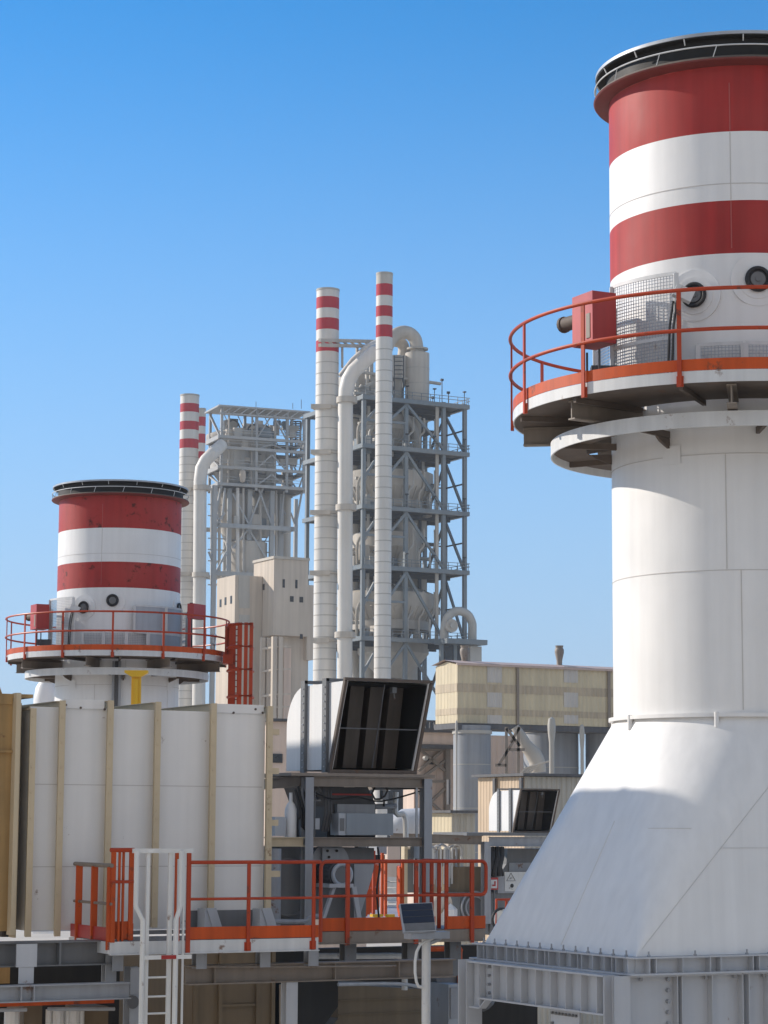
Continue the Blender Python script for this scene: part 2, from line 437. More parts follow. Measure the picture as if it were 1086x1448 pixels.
for k in range(14):
    a = -21.8 + 360 / 14 * k; m = MB()
    p0 = at(a, 3.187, ZD - .06); p1 = at(a, 3.187, 16.31); t = Vector((math.cos(rad(a)), math.sin(rad(a)), 0)); nn = Vector((math.sin(rad(a)), -math.cos(rad(a)), 0))
    n0 = len(m.v); m.box(-.028, .028, -.012, .012, p0.z, p1.z); m.box(-.045, .045, .013, .03, p0.z, p0.z + .14)
    for i in range(n0, len(m.v)):
        x, y, z = m.v[i]; w = Vector((p0.x, p0.y, 0)) + t * x - nn * y; m.v[i] = (w.x, w.y, z)
    part('post', m, M['rail'], rail)
# round ports
for a, zc in ((-26.5, 16.58), (1, 16.76), (79, 16.66), (140, 16.6), (200, 16.6)):
    nn = (at(a, 1, 0) - at(a, 0, 0)).normalized()
    c = at(a, R - .05, zc); mm = MB(); mm.tube([c, c + nn * .056], .36, 40); mm.tube([c, c + nn * .066], .26, 40)
    po = part('port', mm, M['white'], stack)
    mm = MB(); t = Vector((math.cos(rad(a)), math.sin(rad(a)), 0)); cc = at(a, R + .05, zc)
    mm.tube([cc + t * (.15 * math.cos(2 * math.pi * i / 32)) + Vector((0, 0, .15 * math.sin(2 * math.pi * i / 32))) for i in range(32)], .028, 8, True); mm.tube([c, at(a, R + .045, zc)], .14, 32)
    part('rubber_ring', mm, M['rubber'], po)
    mm = MB(); mm.tube([c, at(a, R + .055, zc)], .10, 20); mm.tube([c, at(a, R + .07, zc)], .035, 12)
    part('port_plug', mm, M['midgrey'], po)
# wire guards round the foot of the shell
def guard(a0, a1, z0, z1, r, cell=.045, solid=False):
    mm = MB(); n = max(4, int((a1 - a0) / 4))
    for z in (z0, z1) + (((z0 + z1) / 2 - .1,) if z1 - z0 > 1.4 else ()): mm.ring(r - .012, r + .012, z - .025, z + .025, CX, CY, n, a0, a1)
    for a in (a0, a1): mm.bar(at(a, r, z0), at(a, r, z1), .065)
    g = part('wire_guard', mm, M['fascia'], stack)
    mm = MB()
    if solid: mm.ring(r - .006, r, z0 + .02, z1 - .02, CX, CY, n, a0 + .6, a1 - .6)
    else:
        k = int((z1 - z0) / cell)
        for i in range(1, k): mm.ring(r - .004, r + .004, z0 + i * cell - .004, z0 + i * cell + .004, CX, CY, n, a0, a1)
        k = int(rad(a1 - a0) * r / cell)
        for i in range(1, k): 
            a = a0 + (a1 - a0) * i / k; mm.bar(at(a, r + .002, z0), at(a, r + .002, z1), .008)
    part('wire_mesh', mm, M['galv'], g)
guard(-63, -31, 15.3, 16.84, R + .30); guard(-95, -65, 15.25, 16.55, R + .22)
guard(-24, -6, 15.18, 15.86, R + .16); guard(-5, 13, 15.18, 15.86, R + .16); guard(14, 32, 15.18, 15.86, R + .16, .05)
guard(20, 50, 15.88, 16.62, R + .17, solid=True); guard(51, 74, 15.88, 16.62, R + .17, solid=True); guard(33, 74, 15.18, 15.86, R + .17, solid=True)
guard(95, 170, 15.2, 16.6, R + .2, .09)
# flood light on the big guard
m = MB(); p = at(-27, R + .42, 16.52); n0 = len(m.v); m.box(p.x - .13, p.x + .13, p.y - .08, p.y + .08, p.z - .08, p.z + .08); m.rot(n0, p, 25, 'Y'); m.bar(at(-29, R + .34, 15.2), at(-29, R + .34, 16.5), .03)
part('lamp_box', m, M['fascia'], stack)
m = MB()
for da in (0, 1.5): m.tube([at(-30 - da, R + .36, 16.45), at(-31 - da, R + .4, 16.1), at(-31.5 - da, R + .4, 15.7), at(-33 - da, R + .36, 15.15)], .018, 6)
for k in range(5): m.tube([at(80 + k * 2.2, R + .34, 16.5), at(81 + k * 2.2, R + .36, 15.15)], .03, 6)
m.tube([at(84, R + .36, 16.45), at(84, R + .36, 16.85)], .05, 8); m.box(*(lambda q: (q.x - .12, q.x + .12, q.y - .1, q.y + .1, 16.48, 16.58))(at(84, R + .36, 0)))
parts('cable', m, M['rubber'], stack)

def boxed(a, r, z, w, d, h):
    """a box turned to face outward at angle a"""
    mm = MB(); mm.box(-w / 2, w / 2, -d / 2, d / 2, -h / 2, h / 2); p = at(a, r, z)
    mm.rot(0, Vector((0, 0, 0)), a, 'Z'); mm.v = [(x + p.x, y + p.y, zz + p.z) for x, y, zz in mm.v]; return mm
box_a = thing('actuator_box', 'red metal actuator box hung beside the wire guard on the right-hand big stack platform', 'box', G0, at(-63, 2.36, 15.14), 'red boxes on the stack platforms')
part('cabinet', boxed(-63, 2.36, 16.34, .52, .38, .70), M['redbox'], box_a)
part('motor', MB().tube([at(-69, 2.46, 16.38), at(-76, 2.54, 16.38)], .10, 14).tube([at(-76, 2.54, 16.38), at(-77, 2.555, 16.38)], .115, 14), M['soffit'], box_a)
part('access_plate', boxed(-59.5, 2.56, 16.22, .09, .012, .34), M['brownsteel'], box_a)
part('support_leg', MB().bar(at(-67, 2.38, 15.14), at(-67, 2.38, 15.92), .03).bar(at(-60, 2.36, 15.14), at(-60, 2.36, 15.92), .03).box(*(lambda q: (q.x - .08, q.x + .3, q.y - .1, q.y + .1, 15.55, 15.71))(at(-64, 2.3, 0))), M['darkgrey'], box_a)

# second stack of the same kind, farther off
D2 = PT(166, 940, 67) - Vector((CX, CY, 0)); D2.z = -1.10
s2 = dup(stack); s2.location = Vector(stack.location) + D2
s2['label'] = 'squat red and white exhaust stack behind the light panelled casing'
for ch in s2.children:
    if ch.name.startswith('shell'):
        ch.data = ch.data.copy(); ch.data.materials[1] = M['red_old']
b2 = dup(box_a); b2.location = Vector(box_a.location) + D2
b2['label'] = 'red actuator box with a stub motor on the left side of the smaller stack platform'
def w2(p): return Vector(p) + D2
m = MB(); 
for v, f in ((boxed(62, 2.66, 16.5, .62, .22, .42), 0),): m.add([w2(p) for p in v.v], v.f)
bx = thing('signal_box', 'dark red box on a red post at the right side of the smaller stack platform', 'box', G0, w2(at(60, 2.62, 15.14)), 'red boxes on the stack platforms')
part('cabinet', m, M['redbox'], bx)
part('post', MB().bar(w2(at(56, 2.62, 15.14)), w2(at(56, 2.62, 16.3)), .09), M['redbox'], bx)
# white step stool on that platform
st = thing('step_ladder', 'small white step ladder on the right part of the smaller stack platform', 'ladder', G0, w2(at(82, 2.75, 15.14)))
a0, a1 = w2(at(80, 2.75, 15.14)), w2(at(90, 2.75, 15.14)); b0, b1 = w2(at(78, 2.7, 15.95)), w2(at(86, 2.7, 15.95))
part('side_rail', MB().bar(a0, b0 + Vector((.12, 0, 0)), .05).bar(a1, b1 + Vector((.12, 0, 0)), .05), M['white2'], st)
mm = MB()
for t in (.15, .4, .65, .95): mm.bar(a0.lerp(b0 + Vector((.12, 0, 0)), t), a1.lerp(b1 + Vector((.12, 0, 0)), t), .10, .035)
part('tread', mm, M['white2'], st)
# dark service pipe running down the smaller stack
m = MB(); 
for dx in (-.09, .09): m.bar(w2(at(6, R + .12, 11)) + Vector((dx, 0, 0)), w2(at(6, R + .12, 15.05)) + Vector((dx, 0, 0)), .06)
m.bar(w2(at(6, R + .14, 11)), w2(at(6, R + .14, 15.05)), .10, .03, mi=1)
single('cable_tray', m, [M['grey'], M['darkgrey']], 'dark vertical cable tray running down the white shaft under the smaller stack platform', 'cable tray', G0, w2(at(6, R + .12, 11)))
# support frame under the big stack
sf = thing('support_frame', 'grey plate girder frame with stiffeners carrying the big sloping white duct', 'steel frame', NF, NF.loc((CX, CY, 0)))
c0 = NF.loc((CX, CY, 0)); ox, oy = c0.x, c0.y
zt = ZB - .226; XL, YF, YB = -3.30, -1.80, 1.80
def sp(name, mb, mat=None):
    mb.v = [(x + ox, y + oy, z) for x, y, z in mb.v]; return part(name, mb, mat or M['bluegrey'], sf)
def spp(name, mb, mat):
    mb.v = [(x + ox, y + oy, z) for x, y, z in mb.v]; return parts(name, mb, mat, sf)
# side girder along v
m = MB(); m.box(XL - .12, XL + .12, YF + .10, YB - .14, zt - .022, zt); m.box(XL - .12, XL + .12, YF + .10, YB - .42, zt - .49, zt - .468); m.box(XL - .01, XL + .01, YF + .10, YB - .14, zt - .468, zt - .022)
for i in range(9): y = YF + .28 + i * .36; m.box(XL - .115, XL - .01, y - .006, y + .006, zt - .468, zt - .022)
m.box(XL - .115, XL - .012, YB - .43, YB - .17, zt - .62, zt - .60); m.box(XL - .115, XL - .012, YB - .45, YB - .435, zt - .62, zt - .022)
m.bar((XL - .06, YB - .44, zt - .61), (XL - .06, YB - .62, zt - .48), .11, .015)
m.box(XL - .012, XL + .008, YB - .43, YB - .14, zt - .60, zt - .47)
sp('side_girder', m)
m = MB()
for k in range(4): c = Vector((XL - .01, YB - .56, zt - .06 - k * .115)); m.tube([c, c + Vector((-.05, 0, 0))], .022, 6)
spp('bolt', m, M['grey'])
# front girder along u
m = MB(); x1 = 3.5; zd = zt - 1.25
m.box(XL + .12, x1, YF - .12, YF + .12, zt - .022, zt); m.box(XL + .12, x1, YF - .01, YF + .01, zd, zt - .022); m.box(XL + .12, x1, YF - .12, YF + .12, zd - .02, zd)
x = XL + .35; k = 0
while x < x1:
    x += (.48, .07, .46, .47, .10, .30)[k % 6]; k += 1; m.box(x - .006, x + .006, YF - .115, YF - .01, zd, zt - .022)
sp('front_girder', m)
m = MB()
for k in range(9): c = Vector((XL + .74, YF - .01, zt - .06 - k * .135)); m.tube([c, c + Vector((0, -.05, 0))], .028, 6)
for xx in (.32, 1.3, 1.75, 2.2): c = Vector((XL + xx, YF - .06, zt - .022)); m.tube([c, c - Vector((0, 0, .05))], .025, 6)
spp('bolt', m, M['grey'])
for (x, y) in ((XL, YF), (XL, YB), (3.3, YF), (3.3, YB)):
    m = MB(); m.hcol(x, y, 0, zt - .0005 if y < 0 else zt + .005, .24, .24, .022); 
    m.box(x - .12, x + .12, y - .121, y - .1005, zt - 1.6, zt)
    sp('column', m)
m = MB(); m.ibeam((XL + .24, YF - .1, 5.9), (XL + .24, YB, 5.9), .25, .2); sp('brace_beam', m, M['midgrey'])
# gusset plate with bolt rows under the side girder
m = MB(); m.box(XL - .02, XL, -.98, -.30, zt - 1.3, zt - .495); gp = sp('gusset_plate', m)
m = MB()
for i in range(8): c = Vector((XL - .02, -.92 + i * .08, zt - .55)); m.tube([c, c + Vector((-.03, 0, 0))], .02, 6)
for i in range(4):
    for y in (-.92 + i * .03, -.36 - i * .03): c = Vector((XL - .02, y, zt - .68 - i * .09)); m.tube([c, c + Vector((-.03, 0, 0))], .022, 6)
mbv = MB(); mbv.v = [(x + ox, y + oy, z) for x, y, z in m.v]; mbv.f = m.f; mbv.m = m.m
parts('bolt', mbv, M['midgrey'], gp)
# ================================================================== near plant (axes NF)
def X(px, py, y): return NF.pt(px, py, y=y).x
def Z(px, py, y): return NF.pt(px, py, y=y).z
def XZ(px, py, y): p = NF.pt(px, py, y=y); return p.x, p.z
# ---------------- light panelled casing
YC = 0.0
fx = [X(p, 1000, YC) for p in (43, 84, 152, 219, 297.5, 377)]
zb = Z(215, 1313, YC); ztop = Z(215, 1004, YC); DEP = 6.0
cas = thing('panel_casing', 'large light grey panelled casing with tan upright fins behind the orange railing', 'casing', NF, (fx[3], YC, zb))
m = MB(); m.box(fx[0], fx[-1] - .02, YC, YC + DEP, zb, ztop); part('wall', m, M['panel'], cas, smooth=0)
m = MB()
for y in (1111, 1225): z = Z(215, y, YC); m.box(fx[0] + .05, fx[-1] - .06, YC - .004, YC + .01, z - .006, z + .006)
parts('panel_seam', m, M['seam'], cas)
tops = (1002, 991, 991, 993, 995, 999)
for i, x in enumerate(fx):
    m = MB(); zt_ = Z((43, 84, 152, 219, 297.5, 377)[i], tops[i], YC); zl = zb - (.08 if i < 3 else -.02)
    m.box(x - .045, x + .045, YC - .14, YC - .125, zl, zt_); m.box(x - .008, x + .008, YC - .125, YC - .001, zl + .01, zt_ - .003)
    part('fin', m, M['tan'], cas)
    m = MB(); m.box(x - .010, x + .010, YC + .002, YC + DEP, ztop, zt_ - .01)
    m.box(x - .05, x + .05, YC + .0, YC + DEP, zt_ - .012, zt_ - .002); part('roof_rib', m, M['tan'], cas)
m = MB()
for a, b in ((1, 2), (4, 5)): m.box(fx[a] + .06, fx[b] - .06, YC - .03, YC - .012, ztop - .01, ztop + .12)
part('top_edge_plate', m, M['panel'], cas)
m = MB()
for (px, py) in ((92, 997), (113, 1001), (329, 1008), (360, 1003), (370, 1008), (147, 1003)):
    x, z = XZ(px, py, YC); m.tube([(x, YC - .04, z), (x, YC - .02, z)], .018, 8)
parts('lug_hole', m, M['soffit'], cas)
m = MB()
for z in (1035, 1090, 1163): 
    zz = Z(385, z, YC); m.box(fx[-1] + .045, fx[-1] + .16, YC - .12, YC - .02, zz - .05, zz + .04)
for z in (1235,): zz = Z(385, z, YC); m.box(fx[-1] + .045, fx[-1] + .20, YC - .12, YC - .02, zz - .05, zz + .04)
parts('bracket', m, M['tan'], cas)
# feet of the casing
x0, x1 = X(283, 1300, YC - .3), X(386, 1300, YC - .3)
m = MB(); m.box(x0 - 1.3, x1 + .05, YC - .25, YC - .02, zb - .07, zb - .02); m.box(x0 - .05, x1, YC - .06, YC - .01, zb - .02, zb + .25)
part('base_plate', m, M['midgrey'], cas)
for a in (290, 368):
    x, z = XZ(a, 1284, YC - .3); m = MB()
    m.prism([(x, z), (x + .15, z), (x + .25, z - .28), (x + .10, z - .28)], YC - .36, YC - .34, 'y')
    m.prism([(x - .02, z - .01), (x, z - .01), (x + .10, z - .28), (x - .02, z - .28)], YC - .34, YC - .07, 'y')
    part('bent_foot_plate', m, M['bluegrey'], cas)
# ---------------- tan duct left of it
td = thing('tan_duct', 'tan rust stained duct casing with two upright flanges at the left edge', 'duct', NF, (fx[0] - 1.2, 0, zb))
xa, xb = X(20, 1000, YC), X(26, 1000, YC); xl = xa - 2.6
m = MB(); m.box(xl, xa, YC, YC + DEP, zb, ztop + .02); part('wall', m, M['tan_dirty'], td, smooth=0)
m = MB(); m.box(xa + .03, fx[0] - .06, YC + .35, YC + 1.2, zb - .1, ztop - .1); part('expansion_joint', m, M['hoodin'], td)
for i in range(8):
    pass
m = MB(); m.box(xa - .02, xa + .05, YC - .15, YC + .02, zb - .05, ztop + .18); part('flange', m, M['tan'], td)
m = MB(); m.box(xb + .06, xb + .085, YC + .10, YC + .34, zb - .1, ztop + .05); part('flange', m, M['tan'], td)
m = MB(); m.box(xa - 1.4, fx[0] + .03, YC - .02, YC + 1.0, ztop + .12, ztop + .17); m.box(xl, xa - .03, YC - .02, YC + .6, ztop + .02, ztop + .12); part('top_plate', m, M['tan_dirty'], td)
m = MB(); m.tube([(xa - .35, YC + .1, ztop + .16), (xa - .33, YC + .1, ztop + .24), (xa - .27, YC + .1, ztop + .28), (xa - .20, YC + .1, ztop + .25), (xa - .17, YC + .1, ztop + .17)], .022, 6)
m.box(xl, xa - .03, YC - .06, YC - .004, ztop - .66, ztop - .63)
part('lifting_lug', m, M['tan_dirty'], td)
# ---------------- guardrail helper
def railing(parent, pts, zd, h=1.07, posts=None, mat=None, r=.026, mid=.53, drop=.14, post_w=.05, flat=True):
    mat = mat or M['rail']
    m = MB(); P3 = [Vector((p[0], p[1], zd + h)) for p in pts]; m.tube(P3, r, 8)
    m.tube([Vector((p[0], p[1], zd + mid)) for p in pts], r * .75, 8)
    g = part('guardrail', m, mat, parent)
    for (x, y) in (posts or pts):
        m = MB()
        if flat: m.box(x - post_w / 2, x + post_w / 2, y - .012, y + .012, zd - drop, zd + h - r * .6); m.box(x - .05, x + .05, y + .013, y + .03, zd - drop, zd - drop + .12)
        else: m.tube([(x, y, zd - drop), (x, y, zd + h - r * .6)], r, 8)
        part('post', m, mat, g)
    return g
# ---------------- front walkway, left part
YW = -1.5; ZW = Z(350, 1327, YW)
xL, xE = X(155, 1335, YW), X(450, 1320, YW); xs = X(266, 1320, YW)
wk = thing('walkway', 'steel walkway with orange toe board and red railing in front of the light casing', 'walkway', NF, (xs, YW, ZW - .2))
m = MB(); m.box(xL, xE, YW + .05, YC - .38, ZW - .03, ZW); part('deck', m, M['midgrey'], wk)
m = MB(); m.box(xs, xE, YW - .012, YW, ZW + .0, ZW + .17); part('toe_board', m, M['orange'], wk)
m = MB(); m.box(xL, xE, YW - .008, YW + .04, ZW - .19, ZW - .01); m.box(xL, xE, YW - .05, YW - .009, ZW - .19, ZW - .178); part('edge_beam', m, M['fascia'], wk)
px1 = X(350, 1300, YW)
g = railing(wk, [(xs, YW - .03), (xE + .02, YW - .03)], ZW, 1.06, [(px1, YW - .03), (X(442, 1300, YW), YW - .03)], drop=.17, mid=.555)
for p in (164, 282, 372, 440):
    x = X(p, 1350, YW + .3); m = MB(); m.hcol(x, YW + .3, ZW - .42, ZW - .195, .16, .16, .015); part('stub_column', m, M['grey'], wk)
# left end of the walkway: gate posts along v
m = MB()
ys = [YW + .05, YW + .62, YW + 1.25]
for y in ys[:0]: pass
ge = MB(); ge.tube([(xL, YW - .03, ZW + 1.02), (xL, YW + 1.4, ZW + 1.02)], .03, 8); ge.tube([(xL, YW - .03, ZW + .5), (xL, YW + 1.4, ZW + .5)], .02, 8)
ge = part('end_guardrail', ge, M['brownsteel'], wk)
for y in (YW + .02, YW + .62, YW + 1.22):
    m = MB(); m.box(xL - .045, xL + .045, y - .02, y + .02, ZW - .12, ZW + 1.0); part('post', m, M['orange'], ge)
m = MB(); m.box(xL - .01, xL + .01, YW + .04, YW + 1.5, ZW + .0, ZW + .18); part('toe_board', m, M['redbox'], ge)
m = MB(); m.box(xL - .03, xL + .03, YW, YW + 1.5, ZW - .17, ZW - .01); part('end_beam', m, M['fascia'], wk)
gp = MB(); x0, x1 = X(158, 1203, YW), X(190, 1203, YW); zt2 = Z(174, 1202, YW)
gp.tube([(x0 - .02, YW, zt2), (x1, YW, zt2)], .03, 8); gp.tube([(x0 - .02, YW, ZW + .80), (x1, YW, ZW + .80)], .022, 8)
gp = part('gate_hoop', gp, M['rail'], wk)
for k, dx in enumerate((.03, .13, .20, .33)):
    m = MB(); w_ = (.065, .03, .03, .065)[k]; m.box(x0 + dx - w_ / 2, x0 + dx + w_ / 2, YW - .015 + .03 * k, YW + .015 + .03 * k, ZW - .02, zt2 - .02); part('post', m, M['orange'], gp)
m = MB(); m.box(x0 + .05, x1, YW + .1, YW + .12, ZW + .02, ZW + .26); part('toe_board', m, M['orange'], gp)
x2 = X(250, 1300, YW); m = MB(); m.box(x2 - .035, x2 + .035, YW - .02, YW + .02, ZW - .02, zt2 - .03); part('gate_post', m, M['orange'], wk)
x2 = X(265, 1300, YW); m = MB(); m.box(x2 - .03, x2 + .03, YW - .04, YW - .01, ZW - .18, zt2); part('gate_post', m, M['rail'], wk)
# small round gauge on the walkway behind the gate
x, z = XZ(178, 1317, YW + .3); ga = thing('round_gauge', 'small white round dial in an orange plate at walkway level beside the white ladder', 'gauge', NF, (x, YW + .3, ZW))
part('plate', MB().box(x - .11, x + .11, YW + .3, YW + .32, ZW, ZW + .22), M['orange'], ga)
part('dial', MB().tube([(x, YW + .3, ZW + .1), (x, YW + .27, ZW + .1)], .075, 20), M['sign'], ga)
part('hub', MB().tube([(x, YW + .27, ZW + .1), (x, YW + .262, ZW + .1)], .03, 10), M['grey'], ga)
# ---------------- right part of the walkway
YR = 1.0; ZR = Z(560, 1315, YR)
xa, xb = X(452, 1310, YR), X(686, 1310, YR); xc = X(606, 1310, YR)
wr = thing('side_walkway', 'steel walkway section with rounded orange railing below the big hood', 'walkway', NF, (xa, YR, ZR - .2))
m = MB(); m.box(xa, xb, YR + .05, YR + 1.2, ZR - .03, ZR); part('deck', m, M['midgrey'], wr)
m = MB(); m.box(xa, xc + .12, YR - .012, YR, ZR + .0, ZR + .2); m.box(X(632, 1310, YR), xb, YR - .012, YR, ZR + .0, ZR + .2); part('toe_board', m, M['orange'], wr)
m = MB(); m.box(xa, xb, YR - .008, YR + .04, ZR - .2, ZR - .01); m.box(xa, xb, YR - .05, YR - .009, ZR - .2, ZR - .188); part('edge_beam', m, M['brownsteel'], wr)
h = Z(560, 1218, YR) - ZR; yy = YR - .03; rr = .09
tl = [Vector((xa, yy, ZR - .16)), Vector((xa, yy, ZR + h - rr))] + [Vector((xa + rr - rr * math.cos(rad(t)), yy, ZR + h - rr + rr * math.sin(rad(t)))) for t in (30, 60, 90)]
tr = [Vector((xb - rr + rr * math.sin(rad(t)), yy, ZR + h - rr + rr * math.cos(rad(t)))) for t in (0, 30, 60, 90)]
zm = Z(670, 1265, YR); tb = [Vector((xb - rr + rr * math.cos(rad(t)), yy, zm + rr - rr * math.sin(rad(t)))) for t in (0, 30, 60, 90)]
m = MB(); m.tube(tl + tr + tb + [Vector((xc + .2, yy, zm))], .03, 10); m.tube([(xa, yy, zm), (xc + .25, yy, zm)], .022, 8)
g2 = part('guardrail', m, M['rail'], wr)
for p in (490, 587, 666):
    x = X(p, 1300, YR); m = MB(); m.box(x - .032, x + .032, yy - .02, yy + .02, ZR - .22, ZR + h - .03); part('post', m, M['rail'], g2)
x3 = X(632, 1300, YR)
m = MB(); m.tube([(x3, yy, ZR + h), (x3, YR + .78, ZR + h)], .03, 8); m.tube([(x3, yy, zm), (x3, YR + .78, zm)], .022, 8)
g3 = part('cross_guardrail', m, M['rail'], wr)
for y in (YR + .02, YR + .26, YR + .5, YR + .76): m = MB(); m.box(x3 - .03, x3 + .03, y - .015, y + .015, ZR - .05, ZR + h); part('post', m, M['rail'], g3)
for p in (492, 580, 640):
    x = X(p, 1345, YR + .3); m = MB(); m.hcol(x, YR + .3, ZR - .75, ZR - .21, .2, .2, .018); part('stub_column', m, M['midgrey'], wr)
# ---------------- under-deck steelwork
ub = thing('under_deck_frame', 'brown grey steel beams and light columns carrying the walkway above the dark undercroft', 'steel frame', NF, (X(400, 1400, -1.1), -1.1, 0))
YU = -1.1; zu0, zu1 = Z(420, 1388, YU), Z(420, 1361, YU)
m = MB(); m.ibeam((X(262, 1375, YU), YU, (zu0 + zu1) / 2), (X(640, 1375, YU), YU, (zu0 + zu1) / 2), zu1 - zu0, .22, .02)
for p in (470, 300, 560): x = X(p, 1375, YU); m.box(x - .008, x + .008, YU - .108, YU - .011, zu0 + .02, zu1 - .02)
part('main_beam', m, M['brownsteel'], ub)
x = X(409, 1420, YU); m = MB(); m.hcol(x, YU, 0, zu0 - .001, .18, .18, .016); m.box(x - .09, x + .09, YU - .0905, YU - .08, 5.5, zu0 - .005); part('column', m, M['bluegrey'], ub)
m = MB(); za, zb_ = Z(90, 1415, YU - .4), Z(90, 1391, YU - .4); m.ibeam((X(-60, 1400, YU - .4), YU - .4, (za + zb_) / 2), (X(182, 1400, YU - .4), YU - .4, (za + zb_) / 2), zb_ - za, .2, .018)
for p in (27, 45): x = X(p, 1400, YU - .4); m.box(x - .008, x + .008, YU - .5, YU - .41, za + .018, zb_ - .018)
part('lower_beam', m, M['grey'], ub)
m = MB(); za, zb_ = Z(90, 1365, YU), Z(90, 1330, YU); m.ibeam((X(-60, 1350, YU), YU, (za + zb_) / 2), (X(160, 1350, YU), YU, (za + zb_) / 2), zb_ - za, .3, .02)
for p in (80,): x = X(p, 1350, YU); m.box(x - .012, x + .012, YU - .148, YU - .011, za + .02, zb_ - .02)
part('upper_beam', m, M['midgrey'], ub)
yq = YU - .3; x0, zq1 = XZ(23, 1335, yq); x1, zq0 = XZ(51, 1367, yq); m = MB(); m.box(x0, x1, yq - .03, yq, zq0, zq1); x0, x1 = X(26, 1380, yq), X(47, 1380, yq); m.box(x0, x1, yq - .02, yq, Z(30, 1391, yq), zq0 - .002); part('end_plate', m, M['bluegrey'], ub)
x = X(154, 1370, YU); m = MB(); m.hcol(x, YU, Z(154, 1391, YU), Z(154, 1345, YU), .16, .16, .016); part('stub_column', m, M['grey'], ub)
x = X(189, 1400, YU - .1); m = MB(); m.hcol(x, YU - .1, 0, Z(189, 1367, YU - .1), .2, .26, .02); m.box(x - .1, x + .1, YU - .2305, YU - .22, 6, Z(189, 1367, YU - .1)); part('column', m, M['grey'], ub)
m = MB(); c = Vector((X(187, 1417, YU - .24), YU - .24, Z(187, 1417, YU - .24))); m.tube([c, c + Vector((0, -.03, 0))], .09, 16); part('round_hole_cover', m, M['darkgrey'], ub)
# darkness under the deck: hoppers, walls
yv = 1.6
x0, x1 = X(272, 1420, yv), X(388, 1420, yv); zz = Z(330, 1384, yv)
b = thing('undercroft_duct', 'dull tan duct box in the dark under the walkway', 'duct', NF, (x0, yv, 5))
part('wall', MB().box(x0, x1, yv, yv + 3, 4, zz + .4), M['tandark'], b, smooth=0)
m = MB(); 
for a in (x0 + .04, x0 + .45, x1 - .3, x1 - .04): m.box(a - .03, a + .03, yv - .05, yv - .002, 4, zz + .4)
m.box(x0 + .48, x1 - .34, yv - .04, yv - .002, zz - .42, zz - .38); part('flange', m, M['tandark'], b)
yv = 1.8; a = [XZ(p, q, yv) for p, q in ((420, 1386), (478, 1386), (478, 1423), (440, 1475), (420, 1475))]
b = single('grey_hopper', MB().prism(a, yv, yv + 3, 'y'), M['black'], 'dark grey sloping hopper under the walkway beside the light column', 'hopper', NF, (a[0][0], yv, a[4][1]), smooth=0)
yv = 5.0; a = [XZ(p, q, yv) for p, q in ((478, 1392), (590, 1398), (660, 1412), (660, 1500), (430, 1500), (478, 1440))]
b = thing('tan_bin', 'tan plated bin wall with a sunlit corner low under the deck', 'bin', NF, (a[0][0], yv, 5))
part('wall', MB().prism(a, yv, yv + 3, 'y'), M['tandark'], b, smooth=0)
m = MB()
for z in (1412, 1432): z0 = Z(560, z, yv); m.box(a[0][0] + .02, X(650, z, yv), yv - .02, yv - .001, z0 - .012, z0 + .012)
part('stiffener', m, M['tandark'], b)
yv = 7.5
M['undershade'] = paint('undercroft_shade', (.03, .025, .02), .8, .2, .2)  # near black, stands in for the deep shade under the deck
b = single('shade_sheet', MB().box(X(-120, 1400, yv), X(760, 1400, yv), yv, yv + .3, 0, Z(300, 1345, yv)), M['undershade'], 'dark sheet wall closing the undercroft behind the beams', 'wall', NF, (X(-60, 1400, yv), yv, 0), smooth=0)
yv = 3.0
b = thing('pump_skid', 'cream and orange machine skid glimpsed low at the left edge under the beams', 'machine', NF, (X(40, 1440, yv), yv, 0))
part('orange_beam', MB().box(X(-60, 1420, yv), X(158, 1420, yv), yv - .1, yv, Z(60, 1421, yv), Z(60, 1410, yv)), M['orange'], b)
m = MB(); 
for p, w_ in ((72, .05), (85, .10), (98, .04), (108, .09), (118, .05), (20, .12)): x = X(p, 1440, yv); m.tube([(x, yv + .1, 5), (x, yv + .1, Z(p, 1428, yv))], w_, 10)
part('pipe', m, M['white2'], b)
part('handrail', MB().tube([(X(64, 1425, yv), yv - .12, Z(64, 1426, yv)), (X(158, 1425, yv), yv - .12, Z(158, 1426, yv))], .03, 8).tube([(X(-20, 1425, yv), yv - .12, Z(0, 1427, yv)), (X(34, 1425, yv), yv - .12, Z(34, 1427, yv))], .03, 8), M['galv'], b)
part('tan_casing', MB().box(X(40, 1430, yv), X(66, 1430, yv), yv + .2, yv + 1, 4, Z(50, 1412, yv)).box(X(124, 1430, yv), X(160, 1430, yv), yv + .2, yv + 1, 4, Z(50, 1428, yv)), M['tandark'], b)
part('cabinet', MB().box(X(0, 1385, yv), X(20, 1385, yv), yv + .2, yv + 1, Z(10, 1392, yv), Z(10, 1365, yv)), M['tan_dirty'], b)
# ---------------- white caged ladder
YL = -1.95
ld = thing('white_ladder', 'white steel ladder with flared handrails rising past the orange gate of the walkway', 'ladder', NF, (X(220, 1440, YL), YL, 5.5))
def lp(px, py, y=YL): p = NF.pt(px, py, y=y); return Vector((p.x, y, p.z))
zlo = Z(220, 1480, YL)
def col_at(px): return X(px, 1400, YL)
for a, s in ((206, .05), (238, .06)):
    x = col_at(a); part('stringer', MB().box(x - s / 2, x + s / 2, YL - .02, YL + .02, zlo, Z(a, 1203, YL)), M['white2'], ld)
for top, bot in ((193, 200), (256, 247)):
    xt, xb_ = X(top, 1230, YL - .06), X(bot, 1400, YL - .06)
    m = MB(); m.tube([(xt, YL - .06, Z(top, 1203, YL)), (xt, YL - .06, Z(top, 1281, YL)), (xb_, YL - .06, Z(bot, 1301, YL)), (xb_, YL - .06, zlo)], .034, 8); part('handrail_tube', m, M['white2'], ld)
